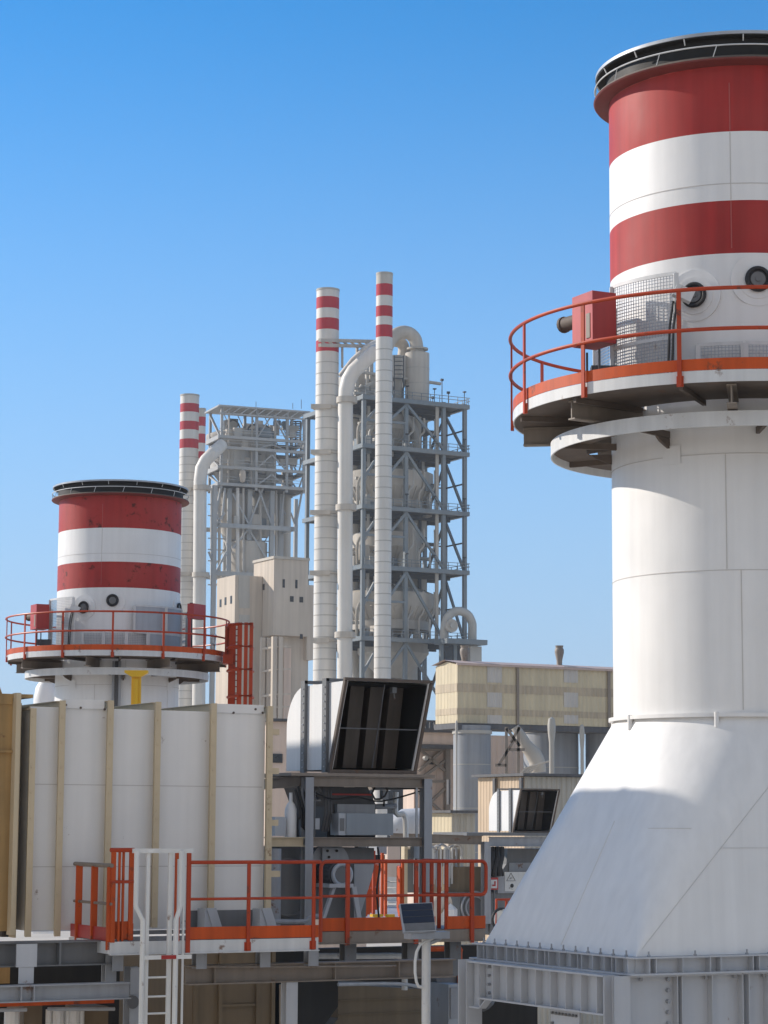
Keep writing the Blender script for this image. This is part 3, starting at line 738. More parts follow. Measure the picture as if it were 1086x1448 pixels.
for p in (262, 254):
    x = col_at(p); part('thin_rod', MB().box(x - .014, x + .014, YL + .1, YL + .12, zlo, Z(p, 1215, YL)), M['white2'], ld)
for y in (1353, 1382, 1409, 1433, 1459, 1325, 1298):
    if y in (1325, 1298): continue
    z = Z(222, y, YL); part('rung', MB().tube([(col_at(206), YL, z), (col_at(238), YL, z)], .014, 8), M['white2'], ld)
m = MB(); z = Z(230, 1203, YL); m.box(X(190, 1203, YL) - .03, X(272, 1203, YL), YL - .05, YL + .0, z - .03, z + .03); part('top_bar', m, M['white2'], ld)
m = MB(); z = Z(230, 1353, YL); m.box(X(200, 1353, YL), X(267, 1353, YL), YL - .10, YL - .07, z - .028, z + .028); part('hoop_band', m, M['white2'], ld)
m = MB(); z = Z(230, 1353, YL); m.box(X(224, 1353, YL), X(245, 1353, YL), YL - .105, YL - .1005, z - .026, z + .026); part('worn_red_band', m, M['red_old'], ld)
# ---------------- solar panel on its pole
YS = -3.2
so_ = thing('solar_panel', 'small dark blue solar panel tilted on a white pole in front of the walkway', 'solar panel', NF, (X(602, 1440, YS), YS, 0))
xp = X(602.5, 1400, YS); part('pole', MB().tube([(xp, YS, 0), (xp, YS, Z(602, 1326, YS))], .062, 20), M['white2'], so_)
q = [NF.pt(px, py, y=yy_) for px, py, yy_ in ((565, 1278, YS + .08), (611, 1276, YS + .08), (617, 1316, YS - .22), (571, 1318, YS - .22))]
nrm = (q[1] - q[0]).cross(q[3] - q[0]).normalized()
if nrm.y > 0: nrm = -nrm
def slab(c4, t0, t1):
    mm = MB(); vs = [p + nrm * t0 for p in c4] + [p + nrm * t1 for p in c4]
    return mm.add(vs, [(0, 1, 2, 3), (7, 6, 5, 4), (0, 4, 5, 1), (1, 5, 6, 2), (2, 6, 7, 3), (3, 7, 4, 0)])
part('panel_frame', slab(q, -.035, .0), M['galv'], so_)
def sub(u0, u1, v0, v1): return [q[0].lerp(q[1], u).lerp(q[3].lerp(q[2], u), v) for u, v in ((u0, v0), (u1, v0), (u1, v1), (u0, v1))]
part('glass', slab(sub(.03, .98, .03, .70), .001, .006), M['pvglass'], so_)
part('lower_plate', slab(sub(.05, .97, .71, .97), .001, .006), M['midgrey'], so_)
m = MB(); 
for v in (.26, .48): c4 = sub(.05, .97, v, v + .012); mm = slab(c4, .006, .009); m.add(mm.v, mm.f)
parts('cell_line', m, M['darkgrey'], so_)
m = MB(); m.box(X(574, 1320, YS), X(628, 1320, YS), YS - .16, YS + .06, Z(600, 1327, YS), Z(600, 1317, YS)); m.tube([(X(628, 1318, YS), YS, Z(628, 1318, YS)), (X(618, 1326, YS), YS - .05, Z(618, 1328, YS)), (xp, YS, Z(602, 1336, YS))], .03, 8); part('mount', m, M['galv'], so_)
m = MB(); pp = [(612, 1327), (603, 1330), (594, 1336), (589, 1346), (587, 1360), (587, 1376), (589, 1389), (592, 1395), (598, 1396)]
m.tube([NF.pt(a, b_, y=YS - .05) for a, b_ in pp], .021, 8); part('conduit', m, M['white2'], so_)
# ---------------- big intake hood and its stand
def hood_set(yh, pts, label, grp):
    """pts: pixel columns/rows of the hood measured on plane y=yh"""
    return
YH = 3.2
xr0, zh0 = XZ(468, 1088, YH); xr1 = X(585, 1089, YH); zh1 = Z(487, 962, YH - .55)
lip = .55; back = 1.72
hd = thing('intake_hood', 'large white elbow hood with an open dark slanted mouth on a steel stand', 'intake hood', NF, (xr0, YH, zh0), 'white intake hoods')
def hood_profile(r=.72, n=10):
    out = [(YH, zh0), (YH - lip, zh1), (YH + back - r, zh1 - .02)]
    out += [(YH + back - r + r * math.sin(rad(t)), zh1 - .02 - r + r * math.cos(rad(t))) for t in [90 * i / n for i in range(1, n + 1)]]
    return out + [(YH + back, zh0)]
pr = hood_profile(); n = len(pr); t = .03
m = MB()
# side walls
for xa_, xb_ in ((xr0, xr0 + t), (xr1 - t, xr1)): m.prism(pr, xa_, xb_, 'x')
part('side_plate', m, M['white'], hd, smooth=0)
m = MB()
for i in range(1, n - 1):
    (a0, b0), (a1, b1) = pr[i], pr[i + 1]
    m.quad((xr0 + t, a0, b0), (xr1 - t, a0, b0), (xr1 - t, a1, b1), (xr0 + t, a1, b1))
m.quad((xr0 + t, YH, zh0), (xr1 - t, YH, zh0), (xr1 - t, YH + back, zh0), (xr0 + t, YH + back, zh0))
part('roof_plate', m, M['white'], hd)
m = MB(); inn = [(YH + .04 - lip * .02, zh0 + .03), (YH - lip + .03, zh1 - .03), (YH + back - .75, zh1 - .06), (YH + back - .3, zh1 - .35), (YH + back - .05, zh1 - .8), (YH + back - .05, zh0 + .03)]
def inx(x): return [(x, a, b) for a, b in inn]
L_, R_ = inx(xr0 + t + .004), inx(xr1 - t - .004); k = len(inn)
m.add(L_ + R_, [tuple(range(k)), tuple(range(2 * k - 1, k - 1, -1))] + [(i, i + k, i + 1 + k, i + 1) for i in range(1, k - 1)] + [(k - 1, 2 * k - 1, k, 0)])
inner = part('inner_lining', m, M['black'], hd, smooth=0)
for f in (.14, .38, .62, .86):
    xx = xr0 + (xr1 - xr0) * f; mm = MB(); mm.prism([(YH + .5, zh0 + .04), (YH + .2, zh1 - .04), (YH + 1.3, zh1 - .3), (YH + 1.3, zh0 + .04)], xx - .13, xx + .13, 'x'); part('splitter_plate', mm, M['splitter'], inner)
m = MB(); zmid = zh0 + (zh1 - zh0) * .47; ym = YH - lip * .47 + .08; m.bar((xr0 + .03, ym, zmid), (xr1 - .03, ym, zmid), .022)
pa, pb = NF.pt(544, 968, y=YH - lip + .08), NF.pt(526, 1086, y=YH + .06); m.bar(pa, pb, .016)
part('tie_rod', m, M['darkgrey'], hd)
m = MB(); p = NF.pt(556, 976, y=YH - lip + .25); m.box(p.x - .04, p.x + .04, p.y - .05, p.y + .05, p.z - .05, p.z + .05); m.tube([p, p + Vector((.03, 0, -.15))], .012, 6); part('hanging_chain', m, M['midgrey'], hd)
m = MB()      # flanges round the mouth and round the body
w_ = .07
def rim(ya, yb, z0, z1, mm):
    """frame of bars following the slanted mouth"""
    mm.bar((xr0 - .02, ya, z0), (xr0 - .02, yb, z1), .05, w_); mm.bar((xr1 + .02, ya, z0), (xr1 + .02, yb, z1), .05, w_)
    mm.bar((xr0 - .045, ya, z0 - .03), (xr1 + .045, ya, z0 - .03), w_, .06); mm.bar((xr0 - .045, yb, z1 + .025), (xr1 + .045, yb, z1 + .025), w_, .05)
rim(YH, YH - lip, zh0, zh1, m); part('mouth_flange', m, M['soffit'], hd)
for yb_ in (YH + .16, YH + .98):
    m = MB(); zt_ = zh1 + .02
    m.box(xr0 - .06, xr0 - .002, yb_ - .075, yb_ + .075, zh0 - .05, zt_ + .05); m.box(xr1 + .002, xr1 + .06, yb_ - .075, yb_ + .075, zh0 - .05, zt_ + .05); m.box(xr0 - .06, xr1 + .06, yb_ - .075, yb_ + .075, zt_ + .0, zt_ + .05)
    fl = part('body_flange', m, M['midgrey'], hd)
    mm = MB()
    for i in range(12): c = Vector((xr0 - .06, yb_ - .03, zh0 + .05 + i * (zh1 - zh0) / 12)); mm.tube([c, c + Vector((-.02, 0, 0))], .012, 5)
    parts('bolt', mm, M['galv'], fl)
# stand
YT = YH - .05
sd_ = thing('hood_stand', 'grey steel stand of columns and brown beams under the large white hood', 'steel frame', NF, (X(434, 1300, YT), YT, ZR))
cx = [X(434, 1200, YT), X(602, 1200, YT)]
for x in cx:
    m = MB(); m.hcol(x, YT, ZR - .3, Z(434, 1099, YT), .15, .17, .016); m.box(x - .075, x + .075, YT - .0855, YT - .07, ZR - .3, Z(434, 1099, YT)); part('column', m, M['grey'], sd_)
    m = MB(); m.hcol(x, YT + 2.4, ZR - .3, Z(434, 1105, YT), .15, .17, .016); part('column', m, M['midgrey'], sd_)
za, zc_ = Z(520, 1113, YT), Z(520, 1099, YT)
m = MB(); m.ibeam((cx[0] + .08, YT, (za + zc_) / 2), (cx[1] - .08, YT, (za + zc_) / 2), zc_ - za, .14, .014); part('top_beam', m, M['brownsteel'], sd_)
m = MB(); m.box(cx[0] - .35, cx[1] + .12, YT - .1, YT + 2.2, zc_ + .005, zh0 - .065); part('top_plate', m, M['brownsteel'], sd_)
for x in cx: m = MB(); m.ibeam((x, YT + .1, (za + zc_) / 2 - .02), (x, YT + 2.3, (za + zc_) / 2 - .02), zc_ - za, .12, .014); part('side_beam', m, M['brownsteel'], sd_)
za, zc_ = Z(520, 1197, YT), Z(520, 1184, YT)
m = MB(); m.ibeam((cx[0] + .08, YT, (za + zc_) / 2), (cx[1] - .08, YT, (za + zc_) / 2), zc_ - za, .14, .014); part('middle_beam', m, M['brownsteel'], sd_)
m = MB(); m.ibeam((X(376, 1188, YT), YT - .02, (za + zc_) / 2), (cx[0] - .08, YT - .02, (za + zc_) / 2), zc_ - za, .14, .014); part('middle_beam', m, M['tan'], sd_)
m = MB(); m.box(cx[0] + .1, cx[1] - .1, YT + .15, YT + 2.2, zc_ - .03, zc_ - .01); part('middle_deck', m, M['midgrey'], sd_)
m = MB(); m.ibeam((X(376, 1112, YT), YT + 1.4, Z(376, 1112, YT)), (cx[0] - .08, YT + .1, Z(428, 1104, YT)), .17, .12, .014); part('outrigger_beam', m, M['brownsteel'], sd_)
# machinery between the hood and the deck
def slabpx(px0, py0, px1, py1, y, d): 
    x0, z1 = XZ(px0, py0, y); x1, z0 = XZ(px1, py1, y); return MB().box(x0, x1, y, y + d, z0, z1)
ya = YT + .5
hp = thing('feed_hopper', 'grey tapered hopper hanging below the large white hood', 'hopper', NF, (X(500, 1180, ya), ya, zc_))
a = [XZ(p, q_, ya) for p, q_ in ((456, 1113), (520, 1113), (531, 1137), (531, 1186), (462, 1186), (466, 1140))]
part('shell', MB().prism(a, ya, ya + 1.5, 'y'), M['darkgrey'], hp, smooth=0)
part('front_plate', slabpx(477, 1137, 530, 1182, ya - .12, .11), M['grey'], hp)
part('edge_angle', slabpx(470, 1122, 528, 1125, ya - .05, .045), M['redbox'], hp)
cb = thing('control_cabinet', 'blue grey cabinet with a lighter narrow side under the hopper', 'cabinet', NF, (X(520, 1182, ya - .5), ya - .5, zc_))
part('body', slabpx(490, 1150, 556, 1181, ya - .5, .36), M['cabgrey'], cb, smooth=0)
part('side_panel', slabpx(479, 1150, 489.6, 1181, ya - .48, .3), M['galv'], cb)
part('grille', slabpx(481, 1157, 487, 1175, ya - .49, .008), M['midgrey'], cb)
bb = thing('gas_cylinder', 'white gas cylinder with black hoses standing on the tan beam left of the stand', 'gas cylinder', NF, (X(413, 1183, YT + .2), YT + .2, zc_))
x = X(411, 1160, YT + .2); zt_ = Z(411, 1138, YT + .2)
part('body', MB().lathe([(.001, zc_), (.10, zc_), (.10, zt_ - .08), (.07, zt_), (.03, zt_ + .06), (.03, zt_ + .2), (.001, zt_ + .2)], x, YT + .2, 20), M['white'], bb)
m = MB()
for d in (0, .05, .12): m.tube([(x + .03 + d, YT + .1, zt_ + .25 + d), (x + .12 + d, YT + .05, zt_ - .1), (x + .14 + d * .5, YT + .05, zt_ - .36), (x + .22 + d, YT + .05, zt_ - .42)], .022, 6)
part('hose', m, M['rubber'], bb)
gb = single('glass_box', slabpx(389, 1155, 404, 1182, YT + .1, .25), M['galv'], 'pale translucent looking box on the tan beam beside the white cylinder', 'box', NF, (X(395, 1180, YT + .1), YT + .1, zc_))
hs = thing('hose_rack', 'rack of dark green hanging hoses and a thin pipe under the hood', 'hose', NF, (X(455, 1183, ya - .3), ya - .3, zc_))
m = MB()
for p, r_ in ((459, .03), (463, .03), (467, .025)): x = X(p, 1140, ya - .2); m.tube([(x, ya - .2, Z(p, 1118, ya)), (x + .02, ya - .2, Z(p, 1150, ya)), (x - .04, ya - .2, Z(p, 1176, ya))], r_, 8)
part('hose', m, M['darkgrey'], hs)
x = X(445, 1140, ya - .3); part('pipe', MB().tube([(x, ya - .3, zc_), (x, ya - .3, Z(445, 1120, ya)), (x + .06, ya - .3, Z(445, 1113, ya)), (x + .12, ya - .3, Z(445, 1120, ya))], .016, 8).box(x - .03, x + .1, ya - .32, ya - .3, Z(445, 1133, ya), Z(445, 1131, ya)), M['midgrey'], hs)
m = MB(); m.tube([NF.pt(a_, b_, y=ya - .4) for a_, b_ in ((530, 1113), (526, 1122), (530, 1130), (537, 1130), (544, 1126), (548, 1118), (546, 1113))], .018, 8)
single('cable_loop', m, M['rubber'], 'black cable loop hanging beneath the right side of the large hood', 'cable', NF, (X(530, 1113, ya), ya - .4, zc_))
part('shade_backing', slabpx(441, 1112, 486, 1184, YT + 1.7, .3), M['black'], sd_, smooth=0)  # added black sheet in place of the dark interior under the hood
# fan under the middle deck
yf = YT + .35
fn = thing('fan_housing', 'grey fan casing with a bolted round cover under the stand', 'fan', NF, (X(480, 1300, yf), yf, ZR))
part('casing', MB().prism([XZ(p, q_, yf) for p, q_ in ((444, 1199), (529, 1199), (529, 1228), (507, 1300), (444, 1300))], yf, yf + 1.4, 'y'), M['midgrey'], fn, smooth=0)
cc = NF.pt(466, 1222, y=yf - .05); m = MB(); m.tube([cc + Vector((0, .05, 0)), cc + Vector((0, -.03, 0))], .36, 40); part('round_cover', m, M['grey'], fn)
m = MB(); m.add(*(lambda q_: (q_.v, q_.f))(slabpx(456, 1199, 484, 1218, yf - .14, .05))); pl_ = part('cover_plate', m, M['grey'], fn)
m = MB()
for p, q_ in ((463, 1203), (476, 1203), (465, 1212)): c = NF.pt(p, q_, y=yf - .14); m.tube([c, c + Vector((0, -.02, 0))], .022, 8)
parts('bolt', m, M['black'], pl_)
x0 = X(530, 1220, yf); part('duct_side', MB().prism([XZ(p, q_, yf - .25) for p, q_ in ((501, 1222), (529, 1222), (526, 1240), (507, 1302), (501, 1302))], yf - .25, yf - .01, 'y'), M['grey'], fn, smooth=0)
mo = thing('fan_motor', 'grey electric motor with a pale end ring on an A shaped stand', 'motor', NF, (X(483, 1302, yf - .6), yf - .6, ZR))
cc = NF.pt(483, 1237, y=yf - .75); m = MB(); m.tube([cc + Vector((0, .7, 0)), cc + Vector((0, .05, 0))], .20, 28)
for k_ in range(20): 
    a_ = rad(k_ * 18); o = Vector((.21 * math.cos(a_), 0, .21 * math.sin(a_))); m.bar(cc + o + Vector((0, .62, 0)), cc + o + Vector((0, .1, 0)), .02)
part('motor_body', m, M['darkgrey'], mo)
m = MB(); m.tube([cc + Vector((0, -.02, 0)) + Vector((.165 * math.cos(rad(a_)), 0, .165 * math.sin(rad(a_)))) for a_ in range(0, 360, 10)], .035, 10, True); part('end_ring', m, M['galv'], mo)
part('fan_cowl', MB().tube([cc, cc + Vector((0, -.03, 0))], .13, 24), M['midgrey'], mo)
for xa_, xb_ in ((468, 456), (496, 508)):
    p0, p1 = NF.pt(xa_ + 4, 1254, y=yf - .75), NF.pt(xb_, 1302, y=yf - .75); m = MB(); m.bar(p0, p1, .08, .05); part('stand_leg', m, M['bluegrey'], mo)
part('stand_top', slabpx(466, 1250, 500, 1255, yf - .85, .5), M['bluegrey'], mo)
dr = thing('blower_drum', 'dark grey round blower casing behind the railing right of the light casing', 'blower', NF, (X(410, 1310, YT - .6), YT - .6, ZR))
part('rear_box', slabpx(383, 1197, 430, 1312, YT + .3, 1.2), M['midgrey'], dr, smooth=0)
c = NF.pt(412, 1255, y=YT + .1); part('drum', MB().tube([c + Vector((0, .2, 0)), c + Vector((0, .12, 0))], .46, 48), M['midgrey'], dr)
part('drum_rim', MB().tube([c + Vector((.46 * math.cos(rad(a_)), .12, .46 * math.sin(rad(a_)))) for a_ in range(0, 360, 8)], .025, 6, True), M['midgrey'], dr)
part('tall_pipe', MB().tube([(X(388, 1250, YT), YT, ZR), (X(388, 1250, YT), YT, Z(388, 1200, YT))], .11, 20), M['grey'], dr)
# ---------------- neighbouring filter house just outside the left edge: it shades the duct slope and the walkway
fh = thing('filter_house', 'tall light grey filter house beyond the left edge of the casing', 'building', NF, (-12.5, 2, 0))
part('front_block', MB().corr((-16, 3), (-9.05, 3), 12.4, 17.5, .4, .05).box(-16, -9.05, 3.1, 11, 12.4, 17.5), M['panel'], fh, smooth=0)
part('roof', MB().box(-16.2, -9, 2.9, 11, 17.52, 17.72), M['midgrey'], fh, smooth=0)
part('rear_block', MB().box(-16, -9.05, 11.02, 24, 12.4, 18.5), M['panel'], fh, smooth=0)
part('rear_roof', MB().box(-16.2, -9, 11.02, 24.2, 18.52, 18.72), M['midgrey'], fh, smooth=0)
for x in (-15.5, -9.5):
    for y in (3.5, 10.5, 17, 23.5): part('column', MB().hcol(x, y, 0, 12.4, .4, .4, .03), M['grey'], fh)
for y in (5.3, 6.1): part('roof_lug', MB().tube([(-9.1, y - .12, 17.7), (-9.1, y - .06, 17.80), (-9.1, y + .06, 17.80), (-9.1, y + .12, 17.7)], .03, 6), M['midgrey'], fh)

# ---------------- pipework and cable runs below the hood
def pxr_(px, py, y): return NF.pt(px, py, y=y)
runs = [('grey_pipe', 'bent grey pipe crossing below the hood behind the cabinet', [(444, 1128), (486, 1128), (492, 1140), (560, 1140)], YT + .9, .045, 'grey'),
        ('black_cable', 'sagging black cable slung between the stand columns under the top beam', [(440, 1118), (470, 1130), (505, 1127), (540, 1133), (597, 1118)], YT + .2, .014, 'rubber'),
        ('thin_conduit', 'thin upright conduit beside the right column of the hood stand', [(589, 1113), (589, 1184)], YT - .02, .022, 'galv'),
        ('white_pipe', 'white pipe with two bends right of the blue grey cabinet', [(560, 1120), (560, 1150), (572, 1153), (574, 1184)], YT + 1.2, .05, 'white2'),
        ('dark_pipe', 'dark thick pipe dropping behind the white gas cylinder', [(424, 1118), (424, 1150), (418, 1160), (418, 1184)], YT + .9, .06, 'darkgrey'),
        ('cable_drop', 'pair of black cables dropping from the middle beam beside the fan casing', [(534, 1198), (537, 1225), (533, 1260), (536, 1300)], YT + .1, .018, 'rubber'),
        ('deck_pipe', 'grey pipe lying along the deck behind the orange toe board', [(388, 1303), (430, 1303), (440, 1296), (452, 1296)], YT - .5, .04, 'grey'),
        ('low_conduit', 'rusty conduit clipped along the brown main beam under the walkway', [(280, 1367), (420, 1367), (560, 1366)], -1.24, .014, 'brownsteel')]
for nm, lab, pts_, y, r_, mt in runs:
    P_ = smooth([pxr_(a_, b_, y) for a_, b_ in pts_], 4)
    single(nm, MB().tube(P_, r_, 8), M[mt], lab, 'cable' if 'cable' in nm else 'pipe', NF, P_[0])
for (px, py, w_, h_, y, lab, mt) in ((545, 1124, .12, .16, YT + .8, 'small grey junction box hung under the top plate right of the hopper', 'galv'), (447, 1165, .14, .2, YT + .25, 'small dark junction box beside the left column of the hood stand', 'darkgrey'), (590, 1205, .16, .22, YT + .3, 'grey switch box on the right column below the middle beam', 'grey')):
    p = pxr_(px, py, y); o = thing('junction_box', lab, 'box', NF, p, 'junction boxes on the hood stand')
    part('body', MB().box(p.x - w_ / 2, p.x + w_ / 2, y, y + .1, p.z - h_ / 2, p.z + h_ / 2), M[mt], o); part('lid', MB().box(p.x - w_ / 2 + .01, p.x + w_ / 2 - .01, y - .012, y - .001, p.z - h_ / 2 + .01, p.z + h_ / 2 - .01), M['galv'], o); part('cable_gland', MB().tube([(p.x, y + .05, p.z - h_ / 2), (p.x, y + .05, p.z - h_ / 2 - .12)], .018, 8), M['rubber'], o)
# fixings along the casing fins
for k_, xx in enumerate(fx):
    m = MB()
    for i in range(9): zz = zb + .15 + i * (ztop - zb - .3) / 8; m.tube([(xx, YC - .141, zz), (xx, YC - .152, zz)], .016, 6)
    for f_ in [c for c in cas.children if c.name.startswith('fin')][k_:k_ + 1]: parts('bolt', m, M['tan'], f_)

# ---------------- more plant under and behind the deck
def run(nm, lab, pts_, y, r_, mt, cat='pipe'):
    P_ = smooth([pxr_(a_, b_, y) for a_, b_ in pts_], 4); single(nm, MB().tube(P_, r_, 10), M[mt], lab, cat, NF, P_[0])
run('drain_pipe', 'pale drain pipe running along under the right walkway and dropping left of the pole', [(440, 1352), (520, 1352), (566, 1352), (572, 1358), (572, 1400)], 2.2, .05, 'white2')
run('orange_pipe', 'orange pipe low in the dark between the solar panel pole and the girder frame', [(604, 1342), (648, 1342), (650, 1350), (650, 1420)], 2.6, .045, 'orange')
run('grey_duct', 'round grey duct lying in the undercroft right of the pole', [(612, 1392), (640, 1388), (668, 1398), (690, 1420)], 2.8, .17, 'midgrey', 'duct')
run('silver_pipe', 'thin silver pipe run just below the brown main beam', [(478, 1392), (560, 1391), (596, 1396)], 1.2, .03, 'galv')
run('brown_pipe', 'rusty vertical pipe at the left of the grey hopper', [(398, 1392), (398, 1450)], .6, .035, 'brownsteel')
pbx = pxr_(642, 1415, 2.2); o = thing('pump_cabinet', 'pale cabinet on the lower floor beside the left column of the girder frame', 'cabinet', NF, (pbx.x, 2.2, 5.5))
a_, b_ = pxr_(634, 1392, 2.2), pxr_(654, 1440, 2.2); part('body', MB().box(a_.x, b_.x, 2.2, 2.8, b_.z - .5, a_.z), M['galv'], o, smooth=0); part('door', MB().box(a_.x + .03, b_.x - .03, 2.17, 2.195, b_.z, a_.z - .05), M['grey'], o, smooth=0)
# ================================================================== middle distance: second hood, sheds, silos
def XF(fr, px, py, y): return fr.pt(px, py, y=y)
# second hood: a copy of the first one with its own stand, farther along the row
TH = Frame(0, 72, 28)
h2 = dup(hd); src = NF.loc(hd.location)
pos = PT(726, 1175, 84.5)
# the copied hood's base is its lower left mouth corner
h2.location = pos; h2['label'] = 'smaller white elbow hood half hidden by the sloping white duct, lower on the right'
F2 = Frame(pos.x, pos.y, 28)          # axes with the hood corner as origin
zq = pos.z
st2 = thing('hood_stand', 'grey steel stand under the smaller distant white hood', 'steel frame', F2, (-1, 0, 0))
wd = xr1 - xr0
def x2(px, py, y=0.0): return F2.pt(px, py, y=y)
cxl = x2(686, 1250).x
for x in (cxl, wd + .9):
    m = MB(); m.hcol(x, -.05, 6, zq - .38, .26, .26, .02); m.box(x - .13, x + .13, -.1805, -.16, 6, zq - .38); part('column', m, M['grey'], st2)
m = MB(); m.box(x2(655, 1180).x, wd + 1.2, -.25, 2.2, zq - .17, zq - .06); part('top_plate', m, M['midgrey'], st2)
m = MB(); m.ibeam((cxl + .14, -.05, zq - .38), (wd + 1.5, -.05, zq - .38), .34, .2, .02); part('top_beam', m, M['grey'], st2)
m = MB(); m.ibeam((x2(560, 1185).x, .4, zq - .25), (cxl - .14, .0, zq - .33), .32, .2, .02); part('side_beam', m, M['brownsteel'], st2)
def slab2(a, b, c, d, y, dep):
    p, q = x2(a, b, y), x2(c, d, y); return MB().box(p.x, q.x, y, y + dep, p.z, q.z)
k2 = thing('equipment_cabinet', 'grey machine cabinet with a white warning sign showing a triangle', 'cabinet', F2, (x2(730, 1290, .3).x, .3, 6))
part('body', slab2(704, 1237, 800, 1262, .5, 1.4), M['grey'], k2, smooth=0)
a = [(x2(p, q, .9).x, x2(p, q, .9).z) for p, q in ((718, 1200), (800, 1200), (800, 1237), (706, 1237), (716, 1222))]
part('hopper', MB().prism(a, .9, 2.2, 'y'), M['midgrey'], k2, smooth=0)
part('light_band', slab2(720, 1220, 800, 1232, .86, .03), M['grey'], k2)
part('base', slab2(693, 1262, 800, 1320, .6, 1.4), M['midgrey'], k2, smooth=0)
sg = part('warning_sign', slab2(714, 1233, 746, 1260, .485, .014), M['sign'], k2)
def sp2(px, py): return x2(px, py, .482)
m = MB(); tri = [sp2(722.5, 1234.5), sp2(716.5, 1245.5), sp2(728.5, 1245.5)]
for i in range(3): m.bar(tri[i], tri[(i + 1) % 3], .032, .006)
c = sp2(722.5, 1242); m.bar(c + Vector((-.06, 0, -.02)), c + Vector((.02, 0, .05)), .03, .006); m.bar(c + Vector((-.02, 0, -.02)), c + Vector((.07, 0, .02)), .03, .006)
part('triangle_mark', m, M['ink'], sg)
m = MB(); c = sp2(724, 1252.5); m.tube([c, c + Vector((0, .006, 0))], .075, 14); c2 = sp2(721.5, 1254); m.bar(c2, c2 + Vector((-.05, 0, -.07)), .03, .006); m.bar(sp2(722, 1256.5), sp2(725, 1257.5), .025, .006); part('round_mark', m, M['ink'], sg)
m = MB(); m.bar(sp2(739, 1244), sp2(743.5, 1240), .03, .006); m.bar(sp2(741.5, 1240), sp2(743.5, 1240), .03, .006); m.bar(sp2(743.5, 1243), sp2(743.5, 1240), .03, .006); part('arrow_mark', m, M['ink'], sg)
rb = thing('framed_notice', 'small red framed cream notice plate beside the warning sign', 'notice', F2, (x2(699, 1258, .2).x, .2, 7))
part('frame', slab2(693, 1241, 704.5, 1258, .2, .03), M['redbox'], rb); part('face', slab2(694.5, 1244, 703, 1256, .185, .012), M['sign'], rb)
part('emblem', slab2(699, 1246, 701, 1253, .175, .008).add(*(lambda z: (z.v, z.f))(slab2(696, 1251, 701, 1253, .172, .006))), M['redbox'], rb)
part('bracket', MB().bar((x2(699, 1258, .26).x, .26, x2(699, 1300, .26).z), (x2(699, 1258, .26).x, .26, x2(699, 1250, .26).z), .05), M['midgrey'], rb)
hb = thing('hose_bundle', 'black hanging hoses between the distant stand column and the warning cabinet', 'hose', F2, (x2(702, 1240, .3).x, .3, 7))
for k_, (px, w_) in enumerate(((697, .10), (702, .14), (708, .12), (711, .07))):
    m = MB(); m.tube([x2(px, 1198, .3), x2(px + 2 * math.sin(k_), 1212, .2), x2(px - 3, 1226, .2), x2(px - 6 + k_ * 2, 1238, .3)], w_ * .8, 8); part('hose', m, M['rubber'], hb)
fd = thing('fan_casing', 'grey rounded fan casing behind the right end of the orange railing', 'fan', F2, (x2(668, 1310, .2).x, .2, 6))
part('casing', slab2(650, 1262, 690, 1320, .3, 1.5), M['midgrey'], fd, smooth=0)
c = x2(672, 1283, .2); 
for r_ in (.55, .38): part('scroll_rib', MB().tube([c + Vector((r_ * math.cos(rad(t_)), 0, r_ * math.sin(rad(t_)))) for t_ in range(40, 260, 12)], .035, 6), M['grey'], fd)
part('upper_hopper', slab2(648, 1226, 692, 1262, .6, 1.2), M['tandark'], fd, smooth=0)
fg = thing('guardrail', 'short orange guardrail half hidden behind the lower left slope of the white duct', 'railing', F2, (x2(712, 1310, -2).x, -2, 6))
p0 = x2(702, 1310, -2); p1 = x2(740, 1310, -2)
m = MB(); z1, z2 = x2(715, 1272, -2).z, x2(715, 1291, -2).z; m.tube([(p0.x, -2, z1 - 1.1), (p0.x, -2, z1), (p1.x, -2, z1)], .05, 8); part('rail', m, M['rail'], fg)
for px in (716, 722): x = x2(px, 1300, -2).x; part('post', MB().tube([(x, -2, z1 - 1.1), (x, -2, z1)], .045, 8), M['rail'], fg)
c = x2(709, 1300, -2.2); wv = thing('valve_wheel', 'pale round valve cover standing by the short orange guardrail', 'valve', F2, c)
part('disc', MB().tube([c, c + Vector((.08, .05, 0))], .36, 20), M['sign'], wv); part('rim', MB().tube([c + Vector((.36 * math.cos(rad(t_)), 0, .36 * math.sin(rad(t_)))) for t_ in range(0, 360, 20)], .05, 8, True), M['rubber'], wv)
# cream duct run and pipes seen between the two stands
dc = thing('cream_duct', 'cream overhead duct with hanging bent pipes between the two hood stands', 'duct', F2, (x2(620, 1200, 1.5).x, 1.5, zq - 1))
for (a, b_, c_, d_) in ((587, 1193, 622, 1199), (634, 1192, 650, 1198)): part('duct_panel', slab2(a, b_, c_, d_, 1.2, .6), M['concrete'], dc)
for k_, px in enumerate((590, 597, 604, 612, 618, 625, 632, 640, 646)):
    p = x2(px, 1202, 1.0); m = MB(); r_ = .10 + .05 * (k_ % 3)
    m.tube([p + Vector((-r_, 0, -1.2 - .1 * (k_ % 2)))] + [p + Vector((r_ * math.cos(rad(t_)), 0, r_ * math.sin(rad(t_)))) for t_ in (180, 135, 90, 45, 0)] + [p + Vector((r_, 0, -1.0 - .3 * (k_ % 3)))], .045, 8); part('bent_pipe', m, M['galv'] if k_ % 2 else M['white2'], dc)
part('rear_plate', slab2(572, 1192, 606, 1262, 1.9, .2), M['midgrey'], dc); part('rear_plate', slab2(607, 1201, 650, 1262, 2.4, .2), M['concrete'], dc)
part('tan_post', slab2(572, 1190, 576, 1320, 1.2, .25), M['tan'], dc); part('tan_arm', slab2(572, 1198, 592, 1201, 1.15, .04), M['tan'], dc)
